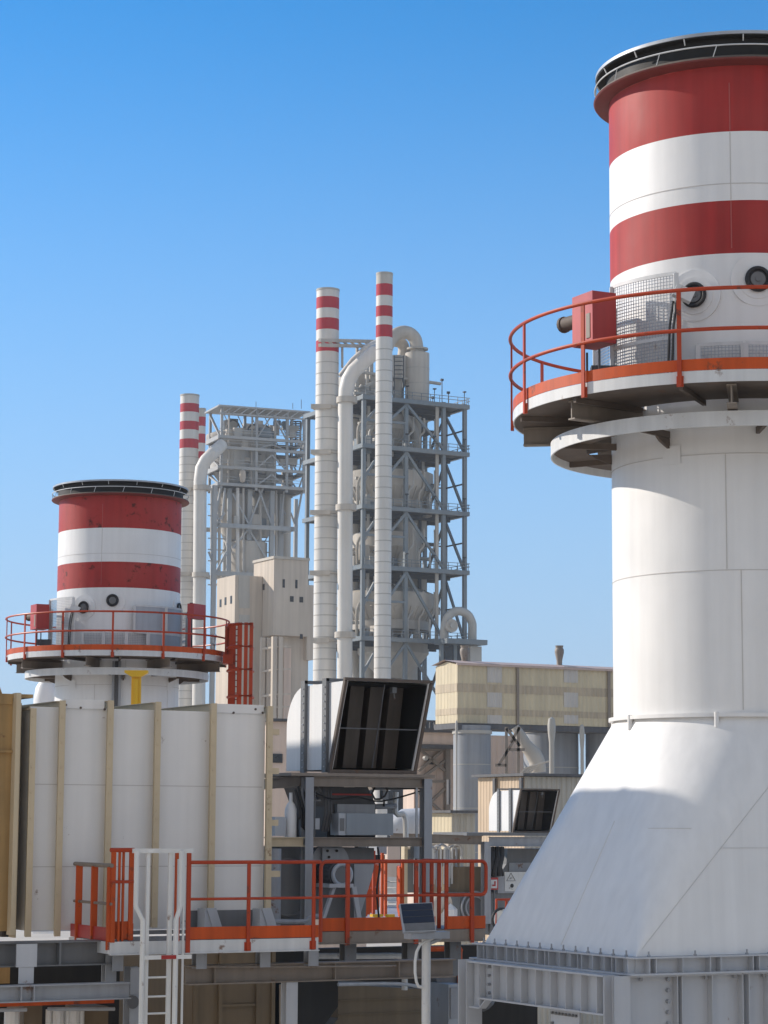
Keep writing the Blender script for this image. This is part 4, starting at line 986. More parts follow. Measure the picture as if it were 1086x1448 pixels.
cn = single('white_cone_cap', MB().lathe([(.001, x2(637, 1277, 0).z), (.28, x2(637, 1286, 0).z)][::-1], x2(637, 1290, 0).x, 0, 4).lathe([(.28, x2(637, 1303, 0).z), (.28, x2(637, 1286, 0).z)], x2(637, 1290, 0).x, 0, 4), M['white'], 'small white pointed pillar behind the orange railing', 'pillar', F2, (x2(637, 1303, 0).x, 0, x2(637, 1303, 0).z), smooth=0)
single('cream_elbow', MB().tube([x2(603, 1310, .4), x2(609, 1290, .4), x2(618, 1278, .4), x2(632, 1272, .4)], .34, 16), M['concrete'], 'cream curved duct elbow behind the orange railing beside the white pillar', 'duct', F2, x2(603, 1310, .4))
# long orange railed stair and far walkway seen through the gap
RW = Frame(0, 40, 28)
fw = thing('far_walkway', 'long orange railed walkway running away from the viewer under the hood stand', 'walkway', RW, RW.pt(545, 1305, y=3))
pA, pB = PT(507, 1302, 44), PT(536, 1278, 62); pA, pB = RW.loc(pA), RW.loc(pB)
def farrail(pa, pb, h, n_, parent):
    m = MB(); m.tube([pa + Vector((0, 0, h)), pb + Vector((0, 0, h))], .032, 8); m.tube([pa + Vector((0, 0, h * .5)), pb + Vector((0, 0, h * .5))], .024, 8); g = part('guardrail', m, M['orange'], parent)
    for i in range(n_): p = pa.lerp(pb, i / (n_ - 1)); part('post', MB().bar(p, p + Vector((0, 0, h)), .07), M['orange'], g)
farrail(pA, RW.loc(PT(536, 1283, 62)), 1.1, 9, fw)
farrail(RW.loc(PT(566, 1302, 50)), RW.loc(PT(563, 1283, 64)), 1.1, 6, fw)
pc = RW.loc(PT(530, 1302, 50)); pd = RW.loc(PT(566, 1283, 70))
m = MB(); a, b_, c_, d_ = [RW.loc(PT(*t_)) for t_ in ((505, 1304, 44), (566, 1304, 44), (562, 1281, 66), (534, 1281, 66))]
m.add([a, b_, c_, d_] + [p - Vector((0, 0, .1)) for p in (a, b_, c_, d_)], [(0, 1, 2, 3), (7, 6, 5, 4), (0, 4, 5, 1), (1, 5, 6, 2), (2, 6, 7, 3), (3, 7, 4, 0)]); part('deck', m, M['galv'], fw)
for k_, (px, top, D) in enumerate(((528, 1203, 50), (540, 1206, 52), (545, 1215, 50), (569, 1215, 50))):
    p, q = RW.loc(PT(px, 1300, D)), RW.loc(PT(px, top, D)); m = MB(); m.bar((p.x, p.y, p.z), (p.x, p.y, q.z), .055); part('tall_post', m, M['orange'] if k_ else M['rail'], fw)
m = MB(); 
for i in range(7): p, q = RW.loc(PT(545 + i, 1296 - i * 5, 60 + i)), RW.loc(PT(569, 1296 - i * 5, 60 + i)); m.bar(p, q, .16, .05)
parts('stair_tread', m, M['white2'], fw)
for k_, (a, b_) in enumerate(((527, 546), (549, 561))):
    pp = RW.loc(PT(a, 1293, 46)); qq = RW.loc(PT(b_, 1303, 46)); o = thing('yellow_bracket', ['yellow T shaped bracket standing on the far walkway', 'rounded yellow bracket right of the T shaped one on the far walkway'][k_], 'bracket', RW, (pp.x, pp.y, qq.z))
    part('flange', MB().box(pp.x, qq.x, pp.y, pp.y + .12, pp.z - .05, pp.z), M['yellow'], o); xm = (pp.x + qq.x) / 2 + .02; part('web', MB().box(xm - .05 - .05 * k_, xm + .05 + .05 * k_, pp.y + .02, pp.y + .1, qq.z - .05, pp.z - .051), M['yellow'], o)
o = thing('electrical_box', 'grey electrical cabinet and dark control panel behind the fan casing', 'cabinet', RW, RW.loc(PT(540, 1215, 54)))
def slabw(fr, a, b_, c_, d_, D, dep): p, q = fr.loc(PT(a, b_, D)), fr.loc(PT(c_, d_, D)); return MB().box(p.x, q.x, p.y, p.y + dep, p.z, q.z)
part('cabinet', slabw(RW, 533, 1192, 551, 1208, 54, .4), M['grey'], o); part('panel', slabw(RW, 531, 1209, 548, 1216, 54, .3), M['black'], o); part('post', slabw(RW, 540, 1216, 542, 1300, 54.2, .1), M['galv'], o)
o = single('dark_red_wall', slabw(RW, 548, 1186, 571, 1240, 70, .4), M['pink'], 'dull reddish wall panel behind the far orange posts', 'wall', RW, RW.loc(PT(560, 1240, 70)), smooth=0)
m = MB()
for i in range(5): p, q = RW.loc(PT(530, 1232 + i * 9, 72)), RW.loc(PT(570, 1236 + i * 8, 72)); m.bar(p, q, .35, .14)
o = single('pale_stair', m, M['white2'], 'pale flight of steps seen through the far orange rails', 'stair', RW, RW.loc(PT(545, 1275, 72)))

# ---------------- yellow davit post and red ladder by the smaller stack
Y0 = 58.0
p = PT(192, 1010, Y0); q = PT(192, 955, Y0)
yd = thing('davit_post', 'bright yellow T shaped post standing in front of the smaller white stack', 'post', G0, (p.x, Y0, p.z - 1))
part('post', MB().box(p.x - .12, p.x + .12, Y0 - .05, Y0 + .05, p.z - 1.5, q.z + .02).box(p.x - .05, p.x + .05, Y0 - .1, Y0 - .051, p.z - 1.5, q.z - .1), M['yellow'], yd)
part('cross_head', MB().prism([(p.x - .29, q.z + .12), (p.x - .29, q.z + .06), (p.x - .12, q.z - .04), (p.x + .12, q.z - .04), (p.x + .29, q.z + .06), (p.x + .29, q.z + .12)], Y0 - .11, Y0 + .11, 'y'), M['yellow'], yd)
YLd = 66.0
cl = thing('caged_ladder', 'tall red caged ladder beside the smaller stack platform', 'ladder', G0, PT(340, 1000, YLd) - Vector((0, 0, 6)))
def lw(px, py, dy=0): return PT(px, py, YLd + dy)
for px, w_ in ((327, .20), (337, .10)):
    a, b_ = lw(px, 1010), lw(px, 884); part('stringer', MB().box(a.x - w_ / 2, a.x + w_ / 2, YLd - .1, YLd + .1, a.z - 2, b_.z), M['rail'], cl)
for px in (341, 349, 356.5):
    a, b_ = lw(px, 1010), lw(px, 884); part('cage_bar', MB().box(a.x - .05, a.x + .05, YLd - .9, YLd - .8, a.z - 2, b_.z), M['rail'], cl)
for py in (886, 917, 949, 986):
    a, b_ = lw(322, py), lw(357, py); part('cage_hoop', MB().tube([(a.x, YLd, a.z), (a.x + .1, YLd - .6, a.z), (lw(341, py).x, YLd - .9, a.z), (b_.x, YLd - .9, a.z), (b_.x, YLd + .2, a.z)], .045, 8), M['rail'], cl)
m = MB(); a, b_ = lw(316, 905), lw(330, 938); m.box(a.x, b_.x, YLd - .2, YLd + .3, lw(320, 939).z, lw(320, 926).z); part('landing', m, M['rail'], cl)
for px in (320, 324): a, b_ = lw(px, 927), lw(px, 884); part('landing_post', MB().box(a.x - .06, a.x + .06, YLd + .2, YLd + .3, a.z, b_.z), M['rail'], cl)
for i in range(14): z = lw(330, 890 + i * 9).z; part('rung', MB().bar((lw(329, 900).x, YLd, z), (lw(337, 900).x, YLd, z), .03), M['rail'], cl)
t = PT(62, 968, 75); o = single('white_tank_dome', MB().lathe([(.42, 6), (.42, t.z - .5), (.36, t.z - .1), (.24, t.z + .1), (.001, t.z + .2)], t.x + .1, 75, 32), M['white'], 'small white rounded tank top beside the foot of the smaller stack', 'tank', G0, (t.x + .6, 75, 6))
# ================================================================== sheds and silos beyond
FS = Frame(*PT(647, 980, 140).xy, 28)
def S(px, py, y=0.0): return FS.pt(px, py, y=y)
zb1, zt1 = S(647, 1022).z, S(647, 939).z; zr = zt1 + .22
xe = S(866, 985).x + 1.2; dp = FS.pt(616, 985, x=0).y; pA_ = xe / int(xe / .34)
sh = thing('yellow_shed', 'long yellow corrugated shed raised on blue grey silos, with two roof vents', 'shed', FS, (0, 0, zb1))
m = MB(); m.corr((-0.0, 0), (xe, 0), zb1, zt1, .34, .03); m.corr((0, dp), (0, 0), zb1, zt1, .34, .012); m.corr((xe, 0), (xe, dp), zb1, zt1, .34, .035)
m.prism([(0, zt1), (dp, zt1), (dp / 2, zr)], .04, xe - .04, 'x'); m.quad((0, 0, zb1), (xe, 0, zb1), (xe, dp, zb1), (0, dp, zb1))
wl = part('wall', m, M['yclad'], sh, smooth=0)
m = MB()
for py0, py1 in ((966, 978), (1001, 1010)):
    z0, z1 = S(647, py1).z, S(647, py0).z; m.corr((0, -.02), (xe, -.02), z0, z1, .34, .035); m.corr((-.02, dp), (-.02, 0), z0, z1, .34, .012)
part('brown_band', m, M['ybrown'], sh, smooth=0)
for px in (689, 797):
    m = MB()
    for py0, py1 in ((942, 965), (979, 1000), (1011, 1023)):
        xA, xB = [round(S(q_, 985).x / pA_) * pA_ for q_ in (px, px + 22)]; m.corr((xA, -.03), (xB, -.03), S(px, py1).z, S(px, py0).z, pA_ * .999, .035)
    parts('translucent_panel', m, M['ypale'], sh, smooth=0)
m = MB(); m.box(-.15, xe + .1, -.22, -.10, zt1 - .06, zt1 + .06)
m.add([(-.2, -.25, zt1 + .06), (xe + .2, -.25, zt1 + .06), (xe + .2, dp / 2, zr + .1), (-.2, dp / 2, zr + .1), (-.2, dp + .2, zt1 + .06), (xe + .2, dp + .2, zt1 + .06)], [(0, 1, 2, 3), (3, 2, 5, 4)])
part('roof', m, M['roofpink'], sh, smooth=0)
m = MB(); x = S(731, 985).x; m.box(x - .08, x + .08, -.14, -.08, zb1, zt1); x = S(860, 985).x; m.box(x - .1, x + .1, -.14, -.08, zb1, zt1); parts('downpipe', m, M['brownsteel'], sh)
m = MB(); m.box(-.1, xe, -.05, dp, zb1 - .35, zb1 - .02); part('floor_edge', m, M['darkgrey'], sh)
for k_, px in enumerate((657, 791)):
    p = S(px, 940, dp / 2); z0 = S(px, 945, dp / 2).z; z1 = S(px, 913, dp / 2).z; hgt = z1 - z0
    part('roof_vent', MB().lathe([(.22, z0 - .3), (.25, z0 + .0), (.17, z0 + hgt * .1), (.18, z0 + hgt * .35), (.29, z0 + hgt * .7), (.28, z0 + hgt * .84), (.22, z0 + hgt * .9), (.26, z1), (.001, z1)], p.x, dp / 2, 18), M['brownsteel'], sh)
def silo(name, label, px0, px1, py0, D, extra=True):
    a, b_ = PT(px0, 1060, D), PT(px1, 1060, D); r_ = (b_.x - a.x) / 2; c_ = Vector(((a.x + b_.x) / 2, D, 0)); top = PT(px0, py0, D).z
    o = thing(name, label, 'silo', G0, c_, 'silos under the yellow shed')
    part('shell', MB().lathe([(r_, 0), (r_, top)], c_.x, D, 48), M['silo'], o)
    m = MB()
    for z in [i * 2.6 for i in range(1, 8)]: 
        if z < top - .3: m.ring(r_ - .02, r_ + .02, z, z + .05, c_.x, D, 48)
    m.ring(r_ - .02, r_ + .08, top - .5, top - .3, c_.x, D, 48); part('shell_seam', m, M['far_grey'], o)
    return o, c_, r_, top
silo('silo', 'round blue grey silo, lit along its left side, under the yellow shed', 641, 694, 1026, 141)
silo('silo', 'middle blue grey silo in shade under the yellow shed behind the slim pale pipe', 740, 818, 1026, 148)
silo('silo', 'dark shaded silo under the yellow shed, next to the white duct slope', 828, 905, 1026, 148)
for k_, (px, py, D) in enumerate(((780, 1026, 136), (823, 1036, 139), (645.5, 1030, 139))):
    p = PT(px, py, D); lab = ['slim pale pipe with a flared top in front of the middle silo', 'thin pale pipe between the middle and the dark silo', 'thin pale pipe running down the left side of the lit silo'][k_]
    r_ = (.15, .10, .05)[k_]; m = MB().lathe([(r_, 2), (r_, p.z - 1), (r_ * 1.5, p.z - .4), (r_ * 1.6, p.z), (r_ * 1.2, p.z + .4), (.001, p.z + .5)], p.x, D, 16)
    single('vent_pipe', m, M['far_grey'], lab, 'pipe', G0, (p.x, D, 2))
# elbow pipe and its ladder frame under the shed
D = 134; el = thing('large_elbow_pipe', 'big cream elbow pipe with a ribbed mouth among struts under the yellow shed', 'pipe', G0, PT(752, 1095, D) - Vector((0, 0, 8)))
pp = [PT(a, b_, D) for a, b_ in ((738, 1040), (741, 1058), (749, 1070), (757, 1080), (761, 1100))]
part('elbow', MB().tube(smooth([PT(728, 1028, D), PT(736, 1040, D), PT(743, 1053, D), PT(752, 1064, D), PT(759, 1076, D), PT(761, 1092, D)], 4), [.24 + .22 * min(1, i_ / 14) for i_ in range(21)], 24), M['far_dust'], el)
for t_ in range(1, 5): c_ = PT(738 + t_ * 6, 1088 - t_ * 2, D - 1.0); part('rib', MB().tube([c_ + Vector((-.5, 0, -.5)), c_ + Vector((0, 0, .0)), c_ + Vector((.6, 0, .15))], .06, 6), M['far_dust'], el)
for (a, b_, c_, d_) in ((716, 1028, 716, 1095), (733, 1028, 733, 1100), (705, 1082, 728, 1045), (716, 1030, 735, 1055), (720, 1060, 742, 1060), (722, 1050, 735, 1028), (716, 1082, 700, 1082)):
    part('strut', MB().bar(PT(a, b_, D - 1.5), PT(c_, d_, D - 1.5), .16), M['brownsteel'], el)
# pink clad building with crossed bracing left of the silo
PB = Frame(*PT(586, 1100, 150).xy, 28)
def pp_(px, py, y=0.0): return PB.pt(px, py, y=y)
pk = thing('pink_building', 'pinkish clad building with crossed steel bracing and a roof conveyor left of the lit silo', 'building', PB, (0, 0, 0))
xq = pp_(742, 1060).x
part('wall', MB().corr((0, 0), (xq, 0), 2, pp_(586, 1038).z, .8, .04).box(0, xq, .06, 1.5, 2, pp_(586, 1037).z), M['pink'], pk, smooth=0)
m = MB(); z0, z1 = pp_(600, 1053).z, pp_(600, 1036).z; m.box(-.3, pp_(640, 1045).x, -1.2, -1.1, z0, z1); cv = part('conveyor_gallery', m, M['pink'], pk, smooth=0)
m = MB(); 
for z in (z0 - .15, z1 + .1): m.box(-.4, pp_(640, 1045).x, -1.4, -.2, z - .12, z + .12)
for i in range(9): x = -.2 + i * .32; m.bar((x, -1.25, z1 + .2), (x, -1.25, z1 + .7), .08)
m.bar((-.3, -1.25, z1 + .7), (2.6, -1.25, z1 + .7), .09); part('gallery_beam', m, M['darkgrey'], cv)
xm = pp_(629, 1090).x; xl_ = pp_(592, 1090).x
for (a, b_, c_, d_) in ((592, 1058, 629, 1090), (629, 1058, 592, 1090), (592, 1103, 629, 1076), (592, 1120, 629, 1152), (629, 1115, 592, 1150), (592, 1105, 629, 1105), (592, 1060, 629, 1060)):
    part('brace', MB().bar(pp_(a, b_, -.3), pp_(c_, d_, -.3), .17), M['brownsteel'], pk)
part('column', MB().bar((xm, -.3, 2), (xm, -.3, pp_(629, 1056).z), .32), M['brownsteel'], pk)
wn = part('window', MB().box(pp_(603, 1070).x, pp_(612, 1070).x, -.12, -.05, pp_(603, 1081).z, pp_(603, 1070).z), M['window'], pk)
part('dish_antenna', MB().tube([pp_(600, 1072, -.5), pp_(603, 1072, -.7)], .15, 12), M['far_grey'], pk)
# small shed with low roof at the silo's foot
def shed(name, label, pxc, pyt, pyb, D, pxl, pxr, mats, roof=True, dp=None, pitch=.3, lift=0.0):
    fr = Frame(*PT(pxc, pyb, D).xy, 28); f = lambda px, py, y=0.0: fr.pt(px, py, y=y)
    zt_ = f(pxc, pyt).z; xr = f(pxr, pyt).x; dl = fr.pt(pxl, pyt, x=0).y
    o = thing(name, label, 'shed', fr, (0, 0, 0))
    part('front_wall', MB().corr((0, 0), (xr, 0), 0, zt_, pitch, .05, zt_ + lift), mats[0], o, smooth=0)
    part('side_wall', MB().corr((0, dl), (0, 0), 0, zt_, pitch, .016), mats[1], o, smooth=0)
    m = MB(); m.add([(-.25, -.3, zt_ + .02), (xr + .2, -.3, zt_ + .02 + lift), (xr + .2, dl + .2, zt_ + .02 + lift), (-.25, dl + .2, zt_ + .02), (-.25, -.3, zt_ + .14), (xr + .2, -.3, zt_ + .14 + lift), (xr + .2, dl + .2, zt_ + .14 + lift), (-.25, dl + .2, zt_ + .14)], [(3, 2, 1, 0), (4, 5, 6, 7), (0, 1, 5, 4), (1, 2, 6, 5), (2, 3, 7, 6), (3, 0, 4, 7)])
    part('roof', m, M['darkgrey'], o, smooth=0); part('back_wall', MB().box(.05, xr, .1, dl, 0, zt_ - .02), mats[0], o, smooth=0)
    return o, fr, zt_, xr
o, fr, zt_, xr = shed('corrugated_shed', 'low corrugated shed with a sunlit tan end and grey front behind the smaller white hood', 742, 1098, 1180, 104, 676, 860, (M['gclad'], M['tanclad']), pitch=.26)
m = MB()
for y, x in ((6.6, -.12), (2.4, -.12), (.1, -.12)): m.box(x - .05, x + .05, y - .1, y + .1, zt_ - 1.2, zt_ - .05)
parts('gutter_bracket', m, M['darkgrey'], o)
o, fr, zt_, xr = shed('low_shed', 'small tan clad hut at the foot of the lit silo left of the smaller hood', 639, 1150, 1185, 112, 596, 672, (M['gclad'], M['yclad']))
# pale pink building behind the casing and the big hood
o, fr, zt_, xr = shed('pale_building', 'pale pinkish building rising between the light casing and the large hood', 384, 1020, 1180, 118, 372, 520, (M['pink'], M['pink']), pitch=1.3)
m = MB(); z = fr.pt(390, 1073, y=0).z; x = fr.pt(386, 1073, y=0).x; m.box(x - .12, x + .5, -.08, 0, z - .2, z + .25); part('window', m, M['window'], o)
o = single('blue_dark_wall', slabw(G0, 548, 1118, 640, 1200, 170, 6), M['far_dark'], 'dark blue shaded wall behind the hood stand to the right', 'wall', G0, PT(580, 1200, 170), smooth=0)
o = single('blue_tank', MB().tube([PT(556, 1184, 90), PT(562, 1172, 90), PT(572, 1166, 90), PT(600, 1165, 90)], [.4, .55, .6, .6], 16), M['bluegrey'], 'rounded blue grey vessel at the right of the stand behind the cabinet', 'tank', G0, PT(575, 1185, 90))
# ================================================================== far plant: preheater towers, chimneys, beige block
def chimney(label, D, pxc, pyref, rpx, ptop, bands, topcol, seam0, seamstep, group, taper=0.0, plats=()):
    """bands: pixel rows of red stripes (top, bottom)"""
    c = PT(pxc, pyref, D); r_ = rpx * D / F; zz = lambda py: PT(pxc, py, D).z
    o = thing('striped_chimney', label, 'chimney', G0, (c.x, D, 0), group)
    prof = [(r_ * (1 + taper), 0)]; mi = []
    for a, b_ in sorted(bands, key=lambda t: -t[0]):
        prof += [(r_, zz(b_)), (r_, zz(a))]; mi += [0, 1]
    prof += [(r_, zz(ptop))]; mi += [2 if topcol else 0]
    sh = part('shaft', MB().lathe(prof, c.x, D, 40, mi=mi).lathe([(r_, zz(ptop)), (r_ * .9, zz(ptop)), (r_ * .88, zz(ptop + 12))], c.x, D, 40, mi=3), [M['far_white'], M['far_red'], M['far_dust'], M['black']], o)
    m = MB(); py = seam0
    while py < 1000: m.ring(r_ * 1.0, r_ * 1.012, zz(py), zz(py) + .16, c.x, D, 40); py += seamstep
    m.ring(r_ * .95, r_ * 1.03, zz(ptop) - .3, zz(ptop) + .05, c.x, D, 40); parts('seam_ring', m, M['far_seam'], sh)
    for py in plats:
        z = zz(py); m = MB(); m.ring(r_ * 1.0, r_ * 1.25, z - .2, z + .15, c.x, D, 32); m.box(c.x - r_ * 1.35, c.x + r_ * .4, D - r_ * 1.3, D - r_ * .98, z - .5, z + .25)
        part('platform_ring', m, M['far_dust'], o)
    return o, c, r_
GC = 'striped chimneys of the far plant'
DT = 400
chimney('thickest red and white striped chimney, just left of the right-hand tower', DT, 459.5, 900, 16.5, 410, ((422, 438), (452, 468), (483, 499)), False, 515, 15.5, GC, .0, (577, 641, 726, 811, 906))
chimney('tallest thin chimney with grey top and three red bands before the right-hand tower', DT - 14, 541, 900, 12, 387, ((403, 419.5), (434, 449), (461, 478)), True, 496, 15, GC, .0)
DL = 490
chimney('red and white striped chimney between the squat stack and the left-hand tower', DL, 264.5, 800, 13.6, 559, ((572, 584), (597, 609), (622, 635)), False, 648, 11, GC, 0, (693, 812))
chimney('short grey topped striped chimney peeping out behind the left-hand striped chimney', DL + 40, 283, 700, 6.4, 578, ((590, 603), (614, 627), (639, 649)), True, 665, 11, GC)
def gduct(label, pts, rs, D, rings=(), n=20, group='gas ducts of the far plant'):
    P_ = [PT(a, b_, D + (t[0] if t else 0)) for a, b_, *t in pts]
    base = Vector((P_[0].x, P_[0].y, 0)); o = thing('gas_duct', label, 'duct', G0, base, group)
    P_ = [Vector((P_[0].x, P_[0].y, 0))] + P_
    rs = [rs[0]] + list(rs); part('duct_shell', MB().tube(P_, [r_ * D / F for r_ in rs], n), M['far_white'], o)
    for (a, b_, r_) in rings:
        c = PT(a, b_, D); q = r_ * D / F; part('collar', MB().ring(q * .9, q * 1.25, c.z - .5, c.z + .5, P_[1].x, D, 24), M['far_dust'], o)
    return o
gduct('fat pale duct rising between the two chimneys and bending right at its top', [(487.5, 960), (488.5, 575), (489.5, 552), (493, 537), (500, 525), (528, 499), (540, 492, 6)], [10.8, 10.8, 10.8, 11, 11, 11, 11], DT - 4, ((488, 566, 12), (488, 718, 12), (488, 898, 12)))
o = thing('gas_duct', 'slimmer pale duct sloping above the fat one towards the right-hand tower top', 'duct', G0, PT(484, 530, DT), 'gas ducts of the far plant')
part('duct_shell', MB().tube([PT(482, 533, DT + 2), PT(500, 510, DT + 2), PT(520, 491, DT + 2), PT(545, 480, DT + 6)], 5.5 * DT / F, 14), M['far_white'], o)
gduct('pale grey duct beside the left chimney bending right into the left-hand tower', [(281, 1000), (283, 680), (285, 662), (291, 651), (300, 642), (314, 629, 3)], [9.3, 9.3, 9.3, 9.3, 9.3, 8.8], DL - 4, ((283, 690, 10), (282, 813, 10)))
# ---------------- right-hand tower
TF = Frame(*PT(657, 620, 410).xy, 28)
def T(px, py, y=0.0): return TF.pt(px, py, y=y)
tw = thing('preheater_tower', 'tall blue grey steel tower full of pale cyclones, right of the striped chimneys', 'tower', TF, (0, 0, 0), 'preheater towers')
zfl = [T(657, p).z for p in (575, 642, 726, 809, 908)]
xcol = [T(p, 640).x for p in (514, 574, 627, 657)]
DPT = 22.0
s_ = .32
for i, x in enumerate(xcol): part('column', MB().box(x - s_, x + s_, -s_, s_, 0, zfl[0] + .4), M['far_steel'], tw, smooth=0)
for y in (7.0, 14.5, DPT): part('column', MB().box(-s_, s_, y - s_, y + s_, 0, zfl[0] + .4), M['far_steel'], tw, smooth=0)
for x in (xcol[1], xcol[0]): part('column', MB().box(x - s_, x + s_, DPT - s_, DPT + s_, 0, zfl[0] + .4), M['far_steel'], tw, smooth=0)
for z in zfl:
    x0 = xcol[0]
    fl = part('floor', MB().box(x0, 0, 0, DPT, z - .25, z + .0), M['far_dark'], tw, smooth=0)
    m = MB()
    for y in (-.5, DPT + .5): m.box(x0 - .6, .6, y - .3, y + .3, z - .55, z + .2)
    for x in (x0 - .3, .3): m.box(x - .3, x + .3, -.2, DPT + .2, z - .55, z + .2)
    part('edge_beam', m, M['far_steel'], fl, smooth=0)
    m = MB()
    for y in (5, 10, 15, 19): m.box(x0 + .2, -.2, y - .25, y + .25, z - 1.1, z - .26)
    part('joist', m, M['far_dark'], fl, smooth=0)
    m = MB()
    for h_ in (.6, 1.15): m.bar((x0, -.75, z + .3 + h_), (.6, -.75, z + .3 + h_), .09); m.bar((.75, -.5, z + .3 + h_), (.75, DPT, z + .3 + h_), .09)
    for k_ in range(12): m.bar((x0 + (0 - x0) * k_ / 11, -.75, z), (x0 + (0 - x0) * k_ / 11, -.75, z + 1.45), .09); m.bar((.75, DPT * k_ / 11, z), (.75, DPT * k_ / 11, z + 1.45), .09)
    part('handrail', m, M['far_steel'], fl, smooth=0)
lev = [zfl[0]] + zfl[1:] + [T(657, 1000).z, 0]
for a, b_ in zip(lev, lev[1:]):
    h_ = a - b_
    for (xa_, za_, xb_, zb__) in ((xcol[1], a - .7, xcol[1] + (xcol[0] - xcol[1]) * .75, b_ + h_ * .25), (xcol[1], a - .7, xcol[2] - .2, b_ + .5)):
        part('brace', MB().bar((xa_, -.2, za_), (xb_, -.2, zb__), .42), M['far_steel'], tw, smooth=0)
    part('brace', MB().bar((xcol[2], 6.8, a - .7), (0, .1, b_ + .5) , .5) if False else MB().bar((.1, 7.0, a - .8), (.1, .4, b_ + .4), .4), M['far_steel'], tw, smooth=0)
    part('brace', MB().bar((.1, 14.5, b_ + .5), (.1, 7.3, a - .8), .38), M['far_dark'], tw, smooth=0)
    part('brace', MB().bar((.1, 14.7, a - .8), (.1, DPT - .3, b_ + .5), .38), M['far_dark'], tw, smooth=0)
    part('brace', MB().bar((xcol[0], -.1, b_ + h_ * .45), (xcol[0] + 3.2, -.1, a - 1), .4), M['far_steel'], tw, smooth=0)
YCY = 9.0
random.seed(11)
def cyc(pxr, pxc, y0, y1, y2, base=None, narrow=.45, ribs=True, y=YCY, mat='far_dust', par=None, TFr=None, drop=None):
    f = (lambda a, b_: (TFr or TF).pt(a, b_, y=y)); c = f(pxc, y1); r_ = f(pxr, y1).x - c.x
    z0, z1, z2 = f(pxc, y0).z, f(pxc, y1).z, f(pxc, y2).z
    prof = [(r_ * narrow, z2), (r_, z1), (r_, z0), (r_ * .7, z0 + r_ * .12), (r_ * .35, z0 + r_ * .16), (.01, z0 + r_ * .16)]
    if drop: prof = [(r_ * .16, f(pxc, drop).z), (r_ * .16, z2 - r_ * .5)] + prof
    o = part('cyclone', MB().lathe(prof, c.x, y, 40), M[mat], par or tw)
    if ribs:
        m = MB()
        for k_ in range(36):
            a = rad(k_ * 10); g = lambda rr, z: (c.x + rr * math.sin(a), y - rr * math.cos(a), z)
            m.bar(g(r_ * narrow * 1.01, z2), g(r_ * 1.01, z1), .28, .28)
        part('stiffener', m, M['far_dust'], o, smooth=0)
    if base:
        m = MB(); zb_0, zb_1 = f(pxc, base).z, z2; m.lathe([(r_ * .86, zb_0), (r_ * .86, zb_1), (r_ * narrow, zb_1)], c.x, y, 36); part('base_ring', m, M[mat], o)
    return o
cyc(583, 548, 592, 612, 640, narrow=.5); cyc(605, 550, 672, 694, 712, base=722, narrow=.84); cyc(592, 548, 757, 777, 806, narrow=.5)
cyc(608, 550, 842, 862, 880, base=893, narrow=.84); cyc(600, 556, 912, 925, 960, narrow=.4, ribs=False, mat='far_grey')
def vduct(px, r_px, y0, y1, y, par=tw, fr=TF, mat='far_dust', name='vertical_duct'):
    a, b_ = fr.pt(px, y0, y=y), fr.pt(px, y1, y=y); r_ = r_px * 410 / F
    return part(name, MB().lathe([(r_, b_.z), (r_, a.z)], a.x, y, 20, cap1=True), M[mat], par)
for args in ((590, 6, 590, 640, 4, tw, TF, 'far_dust'), (583, 18, 645, 672, 10, tw, TF, 'far_grey'), (580, 24, 730, 760, 10, tw, TF, 'far_grey'), (576, 14, 740, 805, 4, tw, TF, 'far_dust'), (584, 20, 812, 842, 10, tw, TF, 'far_dust'), (575, 16, 935, 1080, 8, tw, TF, 'far_grey'), (524, 7, 560, 1000, 12, tw, TF, 'far_grey'), (505, 6, 580, 1000, 16, tw, TF, 'far_dust'), (560, 22, 960, 1150, 14, tw, TF, 'far_grey')): vduct(*args)
m = MB()
for k_ in range(34):
    px = 500 + random.random() * 118; py = random.choice((634, 718, 801, 898, 955, 620, 700, 780, 870)) - random.random() * 12; y = random.uniform(2, 20)
    c = T(px, py, y); w_ = random.uniform(.5, 1.6); h_ = random.uniform(.8, 2.4)
    if T(px, py, y).x > -.8 or c.x < xcol[0]: continue
    part('machine', MB().box(c.x - w_, c.x + w_, y - .8, y + .8, c.z - h_, c.z + h_ * .4), M[random.choice(('far_dust', 'far_grey', 'far_steel'))], tw)
for k_ in range(10):
    z = zfl[k_ % 5] + 2 + random.random() * 5; part('pipe_run', MB().tube([(xcol[0] + 1, 3 + k_, z), (-2 - random.random() * 4, 3 + k_, z + random.uniform(-1, 2))], .3, 8), M['far_grey'], tw)
# stair tower of the right side
for i in range(4):
    a, b_ = zfl[i], zfl[i + 1]
    m = MB(); p0 = Vector((-5.2, 16, b_ + .3)); p1 = Vector((-1.4, 16, b_ + (a - b_) * .5)); m.bar(p0, p1, .9, .25); m.bar(p1, Vector((-5.2, 17.2, a - .2)), .9, .25)
    for d_ in (1.1,): m.bar(p0 + Vector((0, -.4, d_)), p1 + Vector((0, -.4, d_)), .09)
    part('stair_flight', m, M['far_steel'], tw, smooth=0)
part('lower_wall', MB().box(xcol[0] + .8, -1.0, 3, DPT - 1, 0, T(600, 1020, 3).z), M['far_dark'], tw, smooth=0)
